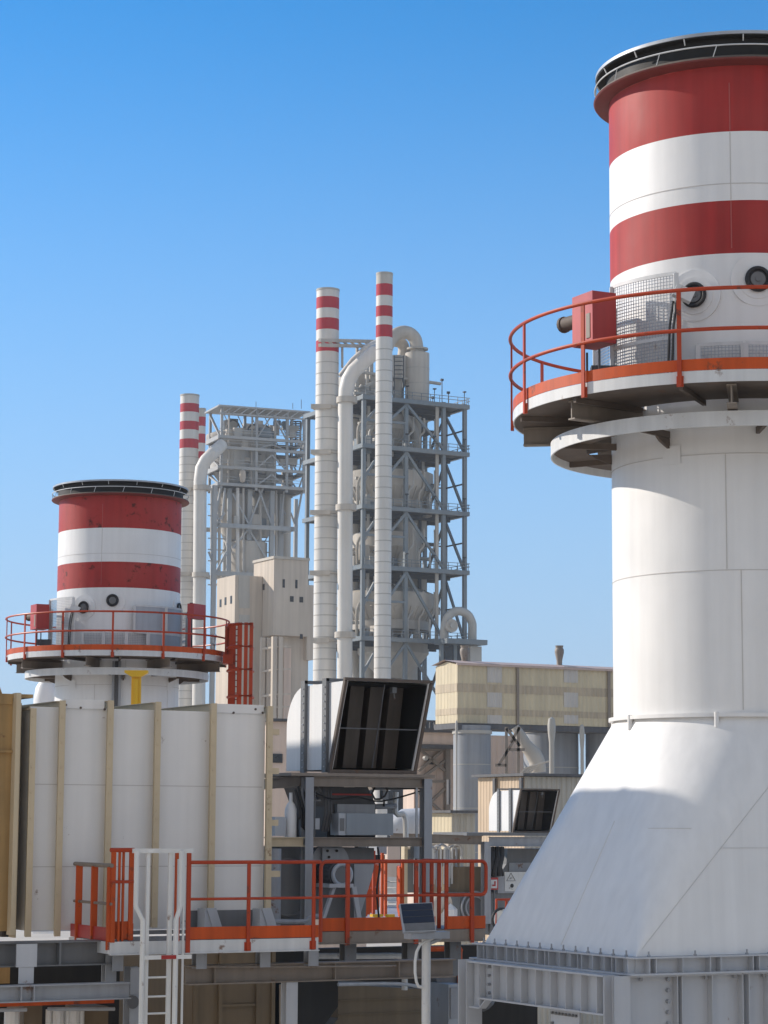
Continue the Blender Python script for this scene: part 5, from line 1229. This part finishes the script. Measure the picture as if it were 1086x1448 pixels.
# head of the tower: cylinder vessel, crossover pipe, truss
tp = Vector(T(606, 566, 3.0)); r_ = 17.3 * 410 / F; zt0, zt1 = T(590, 566, 3).z, T(590, 500, 3).z; cxh = T(590, 530, 3).x
hv = part('top_vessel', MB().lathe([(r_, zt0 - 1), (r_, zt1), (r_ * .55, zt1 + .1), (r_ * .55, zt1 + .7), (.01, zt1 + .7)], cxh, 3, 40, cap1=False), M['far_dust'], tw)
m = MB()
for t_ in (.33, .66): m.ring(r_ - .03, r_ + .04, zt0 + (zt1 - zt0) * t_, zt0 + (zt1 - zt0) * t_ + .12, cxh, 3, 40)
m.ring(r_ * .5, r_ * .9, zt1 + .65, zt1 + .95, cxh, 3, 30); parts('vessel_ring', m, M['far_seam'], hv)
ap = smooth([T(a, b_, 3) for a, b_ in ((589, 500), (589, 488), (586, 478), (578, 471), (568, 470), (557, 475), (550, 484), (546, 494))], 3)
part('crossover_pipe', MB().tube(ap, 9.5 * 410 / F, 18), M['far_dust'], tw)
ap = [T(a, b_, 6) for a, b_ in ((570, 505), (571, 492), (566, 484), (556, 482))]; ap = smooth(ap, 4)
part('crossover_pipe', MB().tube(ap, 8.5 * 410 / F, 18), M['far_dust'], tw)
part('cone_vessel', MB().lathe([(.8, T(562, 566, 5).z), (1.0, T(562, 552, 5).z), (2.1, T(562, 535, 5).z), (2.1, T(562, 505, 5).z), (.01, T(562, 503, 5).z)], T(562, 540, 5).x, 5, 28), M['far_grey'], tw)
m = MB(); 
for a in (557, 570): m.bar(T(a, 568, 2), T(a, 503, 2), .25)
for b_ in range(505, 540, 6): m.bar(T(557, b_, 2), T(570, b_, 2), .15)
part('access_ladder', m, M['far_dark'], tw)
m = MB(); 
for py in (480, 487): m.bar(T(452, py + 1, -2), T(534, py + 3, 4), .55)
for k_ in range(8): 
    t0_, t1_ = k_ / 8, (k_ + 1) / 8; A0, A1 = T(452, 481, -2).lerp(T(534, 483, 4), t0_), T(452, 488, -2).lerp(T(534, 490, 4), t1_); m.bar(A0, A1, .25)
m.bar(T(505, 488, 2), T(505, 530, 2), .4); m.bar(T(484, 488, 1), T(484, 520, 1), .3)
part('bridge_truss', m, M['far_dust'], tw)
m = MB()
for (a, b_, c_) in ((504, 520, 560), (508, 545, 565), (519, 515, 560), (525, 512, 560)): m.bar(T(a, b_, 4), T(a, c_, 4), .55)
for (a, b_, c_, d_) in ((497, 548, 520, 552), (505, 552, 530, 540), (509, 545, 528, 560), (500, 556, 532, 556)): m.bar(T(a, b_, 3), T(c_, d_, 3), .5)
part('top_framework', m, M['far_grey'], tw)
part('top_enclosure', MB().box(T(497, 560, 6).x, T(532, 560, 6).x, 6, 12, T(510, 566, 6).z, T(510, 528, 6).z), M['far_grey'], tw, smooth=0)
for (px, h_) in ((625, 34), (634, 16), (612, 9), (488, 10)): 
    p = T(px, 572, 4); q = T(px, 572 - h_, 4); part('mast', MB().bar(p, q, .12).box(q.x - .25, q.x + .25, 3.8, 4.2, q.z - .1, q.z + .3), M['far_dark'], tw)
# bend with fan wheel at the tower's right foot
o = thing('return_bend', 'pale inverted U shaped duct with a round fan at the right-hand tower foot', 'duct', TF, T(650, 935, -6))
ap = [T(a, b_, -6) for a, b_ in ((628, 905), (629, 885), (634, 872), (643, 865), (654, 865), (663, 871), (668, 882), (668, 960))]; ap = smooth(ap[:7], 3) + [ap[7]]
part('bend', MB().tube(ap, 6.2 * 400 / F, 16), M['far_grey'], o)
c = T(637, 885, -7.2); part('fan_wheel', MB().tube([c, c + Vector((0, -.6, 0))], 1.15, 24), M['far_dust'], o); part('fan_hub', MB().tube([c + Vector((0, -.6, 0)), c + Vector((0, -.9, 0))], .5, 16), M['far_grey'], o)
part('platform', MB().box(T(622, 908, -6).x, T(679, 908, -6).x, -8.5, -4, T(650, 912, -6).z, T(650, 905, -6).z), M['far_steel'], o)
part('housing', MB().box(T(661, 912, -6).x, T(677, 940, -6).x, -7, -4, 0, T(660, 914, -6).z), M['far_grey'], o, smooth=0)
part('dark_casing', MB().box(T(629, 912, -6).x, T(655, 940, -6).x, -6, -4, T(650, 960, -6).z, T(650, 913, -6).z), M['far_dark'], o, smooth=0)
for px in (624, 643, 659): part('leg', MB().bar((T(px, 912, -6).x, -6, 0), (T(px, 912, -6).x, -6, T(px, 911, -6).z), .6), M['far_steel'], o)
# inner columns, ladders and fine bracing of the right-hand tower
for (x, y) in ((-5.2, 7), (-5.2, 14.5), (-9.5, DPT - 1), (xcol[1], 12)): part('inner_column', MB().box(x - .24, x + .24, y - .24, y + .24, 0, zfl[0]), M['far_dark'], tw, smooth=0)
for a, b_ in zip(lev, lev[1:5]):
    h_ = a - b_
    for (p_, q_) in (((-5.2, 7.2, a - .8), (-5.2, 14.2, b_ + .3)), ((-5.2, 14.3, a - .8), (-.2, 14.4, b_ + .3)), ((-5, 7, b_ + h_ * .5), (-.2, 7, b_ + h_ * .5)), ((-5, 14.5, b_ + h_ * .5), (-.2, 14.5, b_ + h_ * .5)), ((.1, .3, b_ + h_ * .5), (.1, 7, b_ + h_ * .5))):
        part('fine_brace', MB().bar(p_, q_, .24), M['far_dark'], tw, smooth=0)
    m = MB(); xl_2 = -2.6
    for d_ in (-.25, .25): m.bar((xl_2 + d_, 5.5, b_), (xl_2 + d_, 5.5, a), .08)
    for k_ in range(12): m.bar((xl_2 - .25, 5.5, b_ + h_ * k_ / 12), (xl_2 + .25, 5.5, b_ + h_ * k_ / 12), .07)
    part('ladder', m, M['far_steel'], tw, smooth=0)
    part('small_platform', MB().box(-6, -3.2, 3, 9, b_ + h_ * .5 - .15, b_ + h_ * .5), M['far_dark'], tw, smooth=0)
    for k_ in range(3):
        px = (506, 512, 522)[k_]; q0 = T(px, 700, 2 + k_ * 2); part('pipe_run', MB().tube(smooth([(q0.x, 2 + k_ * 2, b_ + .4), (q0.x, 2 + k_ * 2, b_ + h_ * .4), (q0.x + 1.2, 2 + k_ * 2, b_ + h_ * .6), (q0.x + 1.2, 2 + k_ * 2, a - .8)], 3), .28, 8), M[('far_dust', 'far_grey', 'far_white')[k_]], tw)
    for k_ in range(4):
        c = Vector((xcol[0] + .8 + k_ * 1.3, 1.5 + k_, b_ + .3)); part('machine', MB().box(c.x - .4, c.x + .4, c.y - .4, c.y + .4, c.z, c.z + random.uniform(.8, 2.2)), M[random.choice(('far_dust', 'far_grey', 'far_white', 'far_steel'))], tw)
    # chute from each cyclone
    q0 = T(572, 700, 3.0); part('chute', MB().tube(smooth([(q0.x, 3.5, a - .8), (q0.x + .6, 3.2, a - h_ * .3), (q0.x + 2.2, 3.0, a - h_ * .55), (q0.x + 2.3, 3.0, b_ + .2)], 3), .55, 10), M['far_grey'], tw)
# cable trays, half floor beams and lamps on the front of the right-hand tower
for a, b_ in zip(lev, lev[1:5]):
    h_ = a - b_; zm_ = b_ + h_ * .52
    part('half_beam', MB().box(xcol[0], xcol[1] - .3, -.28, .1, zm_ - .2, zm_ + .2), M['far_steel'], tw, smooth=0)
    part('half_beam', MB().box(xcol[2], -.3, DPT - .2, DPT + .2, zm_ - .2, zm_ + .2), M['far_dark'], tw, smooth=0)
    part('cable_tray', MB().box(xcol[2] - 1.4, xcol[2] - .8, .2, .5, b_, a), M['far_dust'], tw, smooth=0)
    for k_ in range(3):
        x = xcol[1] + 1.2 + k_ * 2.2; part('pipe_run', MB().tube(smooth([(x, 1.2, b_ + .3), (x, 1.2, b_ + h_ * .3), (x + .9, 1.2, b_ + h_ * .42), (x + .9, 1.2, b_ + h_ * .7)], 3), .2, 8), M[('far_grey', 'far_dust', 'far_white')[k_]], tw)
    for x in (-.4, -6.5, -12): part('lamp_post', MB().bar((x, -.6, a), (x, -.6, a + 2.4), .1).box(x - .25, x + .25, -.9, -.4, a + 2.4, a + 2.6), M['far_dark'], tw, smooth=0)
# brackets tying the thick chimney and the duct to the tower
for py in (577, 641, 726, 811, 906):
    p0, p1 = PT(444, py - 2, DT - 3), PT(500, py + 2, DT + 6); m = MB(); m.bar(p0, p1, .5, .45); part('tie_bracket', m, M['far_dust'], tw, smooth=0)
    if py in (641, 811): part('tie_strut', MB().bar(PT(452, py, DT - 4), PT(477, py - 24, DT - 4), .3), M['far_dust'], tw, smooth=0)
# ---------------- left-hand tower
LF = Frame(*PT(313, 640, DL).xy, 22)
def Lp(px, py, y=0.0): return LF.pt(px, py, y=y)
tl_ = thing('preheater_tower', 'wider pale grey lattice tower with a roof frame, left of the thick striped chimney', 'tower', LF, (0, 0, 0), 'preheater towers')
xr_ = Lp(430, 640).x; xs_ = [0, xr_ * .42, xr_ * .79, xr_]; dpl = 8.0
zf_ = [Lp(313, p).z for p in (574, 617, 632, 660, 684)]; zlow = zf_[-1]
ct = .27
for x in xs_: 
    for y in (0, dpl): part('column', MB().box(x - ct, x + ct, y - ct, y + ct, zlow - 1, zf_[0]), M['far_lightsteel'], tl_, smooth=0)
part('roof', MB().box(-1, xr_ + 1, -1, dpl + 1, zf_[0] - .25, zf_[0] + .1), M['far_lightsteel'], tl_, smooth=0)
m = MB()
for k_ in range(11): x = xr_ * k_ / 10; m.bar((x, -1.1, zf_[0] - 1.7), (x + (xr_ / 10 if k_ < 10 else 0), -1.1, zf_[0] - .3), .2)
m.box(-1, xr_ + 1, -1.2, -.9, zf_[0] - 1.9, zf_[0] - 1.6); part('roof_truss', m, M['far_lightsteel'], tl_, smooth=0)
for i, z in enumerate(zf_[1:]):
    m = MB(); m.box(-.8, xr_ + .8, -.7, -.1, z - .4, z + .2); m.box(-.8, xr_ + .8, dpl + .1, dpl + .7, z - .6, z + .3); m.box(-.8, -.2, -.1, dpl + .1, z - .6, z + .3); m.box(xr_ + .2, xr_ + .8, -.1, dpl + .1, z - .6, z + .3)
    fl = part('floor_frame', m, M['far_lightsteel'], tl_, smooth=0)
    m = MB(); m.box(0, xr_, 0, dpl, z - .3, z - .1) if i == 3 else m.box(0, xr_, dpl * .6, dpl, z - .3, z - .1); part('floor', m, M['far_dark'], fl, smooth=0)
    m = MB()
    for h_ in (.6, 1.2): m.bar((-.8, -.75, z + .3 + h_), (xr_ + .8, -.75, z + .3 + h_), .1)
    part('handrail', m, M['far_lightsteel'], fl, smooth=0)
for (za_, zb__) in zip(zf_, zf_[1:]):
    for (xa_, xb_) in ((xs_[1], xs_[1] + (xs_[2] - xs_[1]) * .5), (xs_[2], xs_[1] + (xs_[2] - xs_[1]) * .5)): part('brace', MB().bar((xa_, -.1, zb__), (xb_, -.1, za_ - 1), .28), M['far_lightsteel'], tl_, smooth=0)
    part('brace', MB().bar((xr_ + .1, 1, za_ - 1), (xr_ + .1, dpl * .5, zb__), .25), M['far_lightsteel'], tl_, smooth=0); part('brace', MB().bar((xr_ + .1, dpl, za_ - 1), (xr_ + .1, dpl * .5, zb__), .25), M['far_lightsteel'], tl_, smooth=0)
    part('brace', MB().bar((.0, dpl, za_ - 1), (.0, 1, zb__), .35), M['far_lightsteel'], tl_, smooth=0)
# legs of the lower part
for px, w_, y in ((303, .45, -1), (324, .42, 2), (352, .52, 2), (384, .46, 2), (397, .5, 6), (391, .35, 12), (418, .38, 12), (318, .35, 8)):
    x = Lp(px, 750, y).x; part('column', MB().box(x - w_, x + w_, y - w_, y + w_, 0, zlow - .6), M['far_lightsteel'], tl_, smooth=0)
for py in (744, 812):
    z = Lp(340, py).z; m = MB(); m.box(Lp(300, py).x, Lp(418, py).x, -.5, .2, z - .5, z + .4); m.box(Lp(300, py).x, Lp(418, py).x, 8, 8.6, z - .5, z + .4); m.box(xr_ - 3, xr_ - 2.3, -.5, dpl, z - .5, z + .4); part('tie_beam', m, M['far_lightsteel'], tl_, smooth=0)
for (a, b_, c_, d_, y) in ((329, 698, 352, 742, 1), (372, 690, 352, 742, 1), (366, 692, 384, 742, 1), (329, 775, 350, 750, 1), (354, 752, 384, 802, 1), (303, 720, 312, 742, -1), (303, 745, 318, 725, -1), (303, 800, 295, 780, -1), (418, 745, 428, 690, 4), (418, 745, 411, 725, 12), (304, 812, 320, 780, 0), (314, 735, 318, 690, 0), (312, 690, 303, 742, 0), (402, 690, 397, 740, 3)):
    part('brace', MB().bar(Lp(a, b_, y), Lp(c_, d_, y), .36), M['far_lightsteel'], tl_, smooth=0)
def lc(*a, **k): return cyc(*a, par=tl_, TFr=LF, **k)
lc(352, 325, 636, 664, 690, narrow=.35, y=7, ribs=False, mat='far_grey'); lc(386, 366, 640, 668, 695, narrow=.4, y=8, ribs=False, mat='far_grey')
lc(350, 328, 700, 735, 775, narrow=.3, y=6, ribs=False); lc(376, 350, 768, 805, 835, narrow=.4, y=5, ribs=False); lc(392, 372, 700, 728, 760, narrow=.35, y=9, ribs=False, mat='far_grey'); lc(370, 345, 745, 757, 775, narrow=.5, y=10, ribs=False, mat='far_grey')
lc(386, 340, 617, 622, 640, narrow=.8, y=9, ribs=False, mat='far_grey')
for (px, r_, a, b_, y, mt) in ((405, 7.5, 668, 850, 9, 'far_dust'), (383, 8, 636, 700, 5, 'far_grey'), (356, 5, 632, 700, 5, 'far_grey'), (318, 6, 618, 700, 5, 'far_grey'), (327, 4, 635, 665, 3, 'far_dust')):
    q0, q1 = Lp(px, a, y), Lp(px, b_, y); rr = r_ * DL / F; part('vertical_duct', MB().lathe([(rr, q1.z), (rr, q0.z)], q0.x, y, 20, cap1=True), M[mt], tl_)
o_ = Lp(343, 672, -1.2); part('hanging_bulb', MB().lathe([(.01, o_.z - 1.6), (.5, o_.z - 1.4), (.75, o_.z - .2), (.6, o_.z + .9), (.01, o_.z + 1.3)], o_.x, -1.2, 16), M['concrete'], tl_)
for k_ in range(44):
    px = 314 + random.random() * 100; py = random.choice((614, 629, 656, 680, 605, 741)) - random.random() * 8; y = random.uniform(1, 15); c = Lp(px, py, y)
    if not (0.6 < c.x < xr_ - 1): continue
    w_ = random.uniform(.4, 1.4); part('machine', MB().box(c.x - w_, c.x + w_, y - .6, y + .6, c.z - random.uniform(.4, 1.6), c.z + random.uniform(.2, .9)), M[random.choice(('far_dust', 'far_grey', 'far_steel'))], tl_)
for (px, py, r_) in ((330, 604, 2.6), (358, 608, 2.2), (375, 608, 2.0)):
    c = Lp(px, py, 3); part('top_hoop', MB().tube([c + Vector((r_ * .6 * math.cos(rad(t_)), 0, r_ * math.sin(rad(t_)) - 1)) for t_ in range(0, 181, 20)], .2, 8), M['far_dark'], tl_)
for px in (340, 362, 372): c = Lp(px, 612, 4); part('top_drum', MB().tube([c, c + Vector((0, -1.5, 0))], .9, 16), M['far_dust'], tl_)
for (px, h_) in ((362, 10), (414, 8), (426, 13)): p, q = Lp(px, 578, 3), Lp(px, 578 - h_, 3); part('mast', MB().bar(p, q, .1), M['far_dark'], tl_)
m = MB()
for k_ in range(9): p0, p1 = Lp(411, 596 + k_ * 3.2, 8), Lp(425, 596 + k_ * 3.2, 8); m.bar(p0, p1, .25, .3)
for px in (411, 418, 425): m.bar(Lp(px, 596, 8), Lp(px, 660, 8), .3)
part('stair_frame', m, M['far_dark'], tl_, smooth=0)
# finer bracing, pipes and cones of the left-hand tower
for i, (za_, zb__) in enumerate(zip(zf_, zf_[1:])):
    for k_ in range(6):
        x0 = xr_ * k_ / 6; part('fine_brace', MB().bar((x0, dpl, za_ - .4), (x0 + xr_ / 6, dpl, zb__ + .2), .16), M['far_lightsteel'], tl_, smooth=0)
    for k_ in range(3):
        x0 = xr_ * (.1 + .28 * k_); part('pipe_run', MB().tube([(x0, .8, zb__), (x0, .8, za_ - .5)], .22, 8), M['far_dust'], tl_)
for k_ in range(9):
    p0, p1 = Lp(300 + k_ * 14, 700 + (k_ % 3) * 14, 7), Lp(306 + k_ * 14, 740 - (k_ % 2) * 12, 7); part('fine_brace', MB().bar(p0, p1, .22), M['far_lightsteel'], tl_, smooth=0)
for (px, r_, y) in ((310, 2.2, 3), (336, 2.6, 1), (344, 1.8, 1), (368, 2.4, 2), (390, 2, 3), (408, 1.8, 10), (299, 1.8, 4)):
    q0, q1 = Lp(px, 690, y), Lp(px, 830, y); rr = r_ * DL / F; part('pipe_run', MB().tube([q1, q0], rr, 10), M[random.choice(('far_dust', 'far_grey', 'far_white'))], tl_)
for py in (712, 728, 760, 776, 792, 826):
    z = Lp(340, py).z; m = MB(); m.bar((Lp(302, py).x, 4, z), (Lp(392, py).x, 4, z), .22); part('fine_brace', m, M['far_lightsteel'], tl_, smooth=0)
for (a, b_) in ((735, 702), (800, 752), (830, 790)):
    for k_ in range(3): p0, p1 = Lp(304 + k_ * 26, a, 5), Lp(330 + k_ * 26, b_, 5); part('fine_brace', MB().bar(p0, p1, .2), M['far_lightsteel'], tl_, smooth=0)
# ---------------- beige concrete block
BF = Frame(*PT(387, 850, 300).xy, 28)
def Bp(px, py, y=0.0): return BF.pt(px, py, y=y)
bb_ = thing('concrete_block', 'stepped beige windowless concrete block in front of the left-hand tower', 'building', BF, (0, 0, 0))
zt_, zb_ = Bp(387, 790).z, Bp(387, 898).z; xw = Bp(436, 800).x; dy = BF.pt(359, 800, x=0).y
part('main_block', MB().box(0, xw, 0, dy, zb_, zt_), M['concrete'], bb_, smooth=0)
part('step_block', MB().box(xw + .02, xw + .95, .3, dy, zb_ - 3, Bp(440, 827).z), M['concrete'], bb_, smooth=0)
part('core_block', MB().box(.8, xw + .7, 1.2, dy, 0, zb_ - .02), M['concrete'], bb_, smooth=0)
part('roof_edge', MB().box(-.15, xw + .15, -.15, dy + .1, zt_ + .01, zt_ + .35), M['far_dust'], bb_, smooth=0)
x2_ = Bp(332, 860).x; y2_ = 0.0
xS = BF.pt(332, 860, y=dy * .55).x; yS = dy * .55; zs = BF.pt(332, 813, y=yS).z; dS = BF.pt(307, 822, x=xS).y
part('low_block', MB().box(xS, -.05, yS, dS, 0, zs), M['concrete'], bb_, smooth=0)
for (px, py, w_, h_) in ((401, 825, .16, .55), (419, 826, .16, .55), (412.5, 847, .26, .36), (426, 848, .26, .36), (426, 900, .2, .3)):
    p = Bp(px, py); part('window', MB().box(p.x - w_, p.x + w_, -.05, .04, p.z - h_, p.z + h_), M['window'], bb_)
for (py, h_) in ((848, 1.1), (876, .6)): p = BF.pt(345.5, py, y=yS); part('window', MB().box(p.x - .75, p.x + .75, yS - .05, yS + .04, p.z - h_, p.z + h_), M['far_grey'], bb_)
p = BF.pt(345, 828, y=yS); part('roof_notch', MB().box(p.x - .8, p.x + .8, yS - .06, yS + .1, p.z - 1.9, zs + .02), M['far_grey'], bb_); 0 and part('notch_pipe', MB().tube([BF.pt(341, 822, y=yS - .3), BF.pt(346, 832, y=yS - .3), BF.pt(350, 820, y=yS - .3)], .25, 8), M['far_white'], bb_)
for (px, py) in ((312, 853), (319, 850), (327, 848)): p = BF.pt(px, py, x=xS); part('window', MB().box(xS - .05, xS + .04, p.y - .25, p.y + .25, p.z - .5, p.z + .5), M['window'], bb_)
p = BF.pt(373, 830, x=0); part('window', MB().box(-.05, .04, p.y - .25, p.y + .25, p.z - .4, p.z + .4), M['window'], bb_)
for px in (371, 378.5, 387, 395.5): p = Bp(px, 950, -1.2 if px > 380 else 1.0); yv = -1.2 if px > 380 else 1.0; part('pilaster', MB().bar((p.x, yv, 0), (p.x, yv, zb_ - .3), .55), M['concrete'], bb_, smooth=0)
for py in (915, 947, 982, 1000):
    part('tie_bar', MB().bar(Bp(370, py + 3, 1.0), Bp(387, py, -1.2), .25).bar(Bp(387, py, -1.2), Bp(412, py - 1, -1.2), .2), M['concrete'], bb_)
part('pale_strip', MB().box(Bp(402, 900, 1.1).x, Bp(412, 900, 1.1).x, 1.1, 1.19, 0, zb_ - 1.5), M['pink'], bb_, smooth=0)
# added unseen hall behind the viewer, bounces sunlight into the shaded fronts
hl = thing('bounce_hall', 'added long cream hall behind the viewer that bounces sunlight onto shaded fronts', 'building', G0, (0, -40, 0))
part('wall', MB().corr((90, -40), (-90, -40), 0, 30, .9, .08).box(-90, 90, -62, -40.1, 0, 30), M['cream'], hl, smooth=0)
part('roof', MB().box(-91, 91, -63, -39, 30.02, 30.6), M['midgrey'], hl, smooth=0)
for i in range(9): part('window_strip', MB().box(-80 + i * 18, -70 + i * 18, -39.95, -39.85, 18, 20), M['window'], hl)
for i in range(4): part('gate', MB().box(-66 + i * 38, -58 + i * 38, -39.95, -39.84, 0, 6), M['grey'], hl)
# ================================================================== ground, sky, sun
m = MB(); m.quad((-900, -160, 0), (900, -160, 0), (900, 1900, 0), (-900, 1900, 0))
o = single('ground', m, M['ground'], None, None, G0, (0, 0, 0), kind='structure', smooth=0)
# dusty air of the plant
hm, hnt, hN, hL, hB = nmat('dusty_air'); hN.remove(hB); pv = hN.new('ShaderNodeVolumePrincipled'); pv.inputs['Density'].default_value = 0.00022; pv.inputs['Color'].default_value = (.88, .89, .90, 1); pv.inputs['Anisotropy'].default_value = 0.2
hL.new(pv.outputs['Volume'], hN['Material Output'].inputs['Volume'])
o = single('haze', MB().box(-950, 950, -200, 1950, -1, 128), hm, None, None, G0, (0, 0, 0), kind='stuff', smooth=0)
SUN_EL, SUN_AZ = 27.0, 23.0       # sun on the left, a little beyond the plant
sd = Vector((-math.cos(rad(SUN_AZ)) * math.cos(rad(SUN_EL)), math.sin(rad(SUN_AZ)) * math.cos(rad(SUN_EL)), math.sin(rad(SUN_EL))))
sl = bpy.data.lights.new('sun', 'SUN'); so = bpy.data.objects.new('sun', sl); COL.objects.link(so)
sl.energy = 2.5; sl.angle = rad(0.5); sl.color = (1.0, .92, .82)
so.rotation_euler = sd.to_track_quat('Z', 'Y').to_euler(); so.location = sd * 200
w = bpy.data.worlds.new('World'); SC.world = w; w.use_nodes = True
nt = w.node_tree; bg = nt.nodes['Background']; sky = nt.nodes.new('ShaderNodeTexSky'); sky.sky_type = 'NISHITA'
sky.sun_disc = False; sky.sun_elevation = rad(SUN_EL); sky.sun_rotation = math.atan2(sd.x, sd.y)
sky.air_density = 1.0; sky.dust_density = 0.0; sky.ozone_density = 3.0; sky.altitude = 3000
hs = nt.nodes.new('ShaderNodeHueSaturation'); hs.inputs['Hue'].default_value = 0.494; hs.inputs['Saturation'].default_value = 1.33
nt.links.new(sky.outputs['Color'], hs.inputs['Color']); # added bright cloud bank out of view behind the viewer, fills the shade
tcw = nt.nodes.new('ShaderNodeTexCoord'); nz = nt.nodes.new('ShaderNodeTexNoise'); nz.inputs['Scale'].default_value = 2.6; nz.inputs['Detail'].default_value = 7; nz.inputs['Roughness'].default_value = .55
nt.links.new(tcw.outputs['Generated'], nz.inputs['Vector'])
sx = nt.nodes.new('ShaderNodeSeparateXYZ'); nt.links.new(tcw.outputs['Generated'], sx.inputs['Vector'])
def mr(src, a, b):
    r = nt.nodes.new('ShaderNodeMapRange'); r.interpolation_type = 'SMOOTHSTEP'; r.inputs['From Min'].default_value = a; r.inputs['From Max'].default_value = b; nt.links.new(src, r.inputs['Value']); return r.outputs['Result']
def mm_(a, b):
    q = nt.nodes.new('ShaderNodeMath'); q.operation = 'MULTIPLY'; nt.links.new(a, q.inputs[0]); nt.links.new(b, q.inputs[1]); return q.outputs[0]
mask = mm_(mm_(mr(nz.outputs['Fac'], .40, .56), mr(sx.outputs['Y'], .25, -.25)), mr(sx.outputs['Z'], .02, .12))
hz = nt.nodes.new('ShaderNodeMix'); hz.data_type = 'RGBA'; nt.links.new(hs.outputs['Color'], hz.inputs['A']); hz.inputs['B'].default_value = (1.95, 2.85, 4.0, 1)
inv = nt.nodes.new('ShaderNodeMapRange'); inv.interpolation_type = 'SMOOTHSTEP'; inv.inputs['From Min'].default_value = .0; inv.inputs['From Max'].default_value = .38; inv.inputs['To Min'].default_value = .9; inv.inputs['To Max'].default_value = 0
nt.links.new(sx.outputs['Z'], inv.inputs['Value']); nt.links.new(inv.outputs['Result'], hz.inputs['Factor'])
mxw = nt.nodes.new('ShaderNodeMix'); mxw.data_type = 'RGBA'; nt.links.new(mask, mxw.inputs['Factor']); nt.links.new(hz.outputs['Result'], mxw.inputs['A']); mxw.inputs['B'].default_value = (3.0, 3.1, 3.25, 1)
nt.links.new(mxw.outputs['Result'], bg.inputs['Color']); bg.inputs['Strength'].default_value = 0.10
SC.view_settings.view_transform = 'Standard'; SC.view_settings.look = 'None'; SC.view_settings.exposure = 1.03; SC.view_settings.gamma = 1
SC.cycles.max_bounces = 6; SC.cycles.volume_bounces = 0
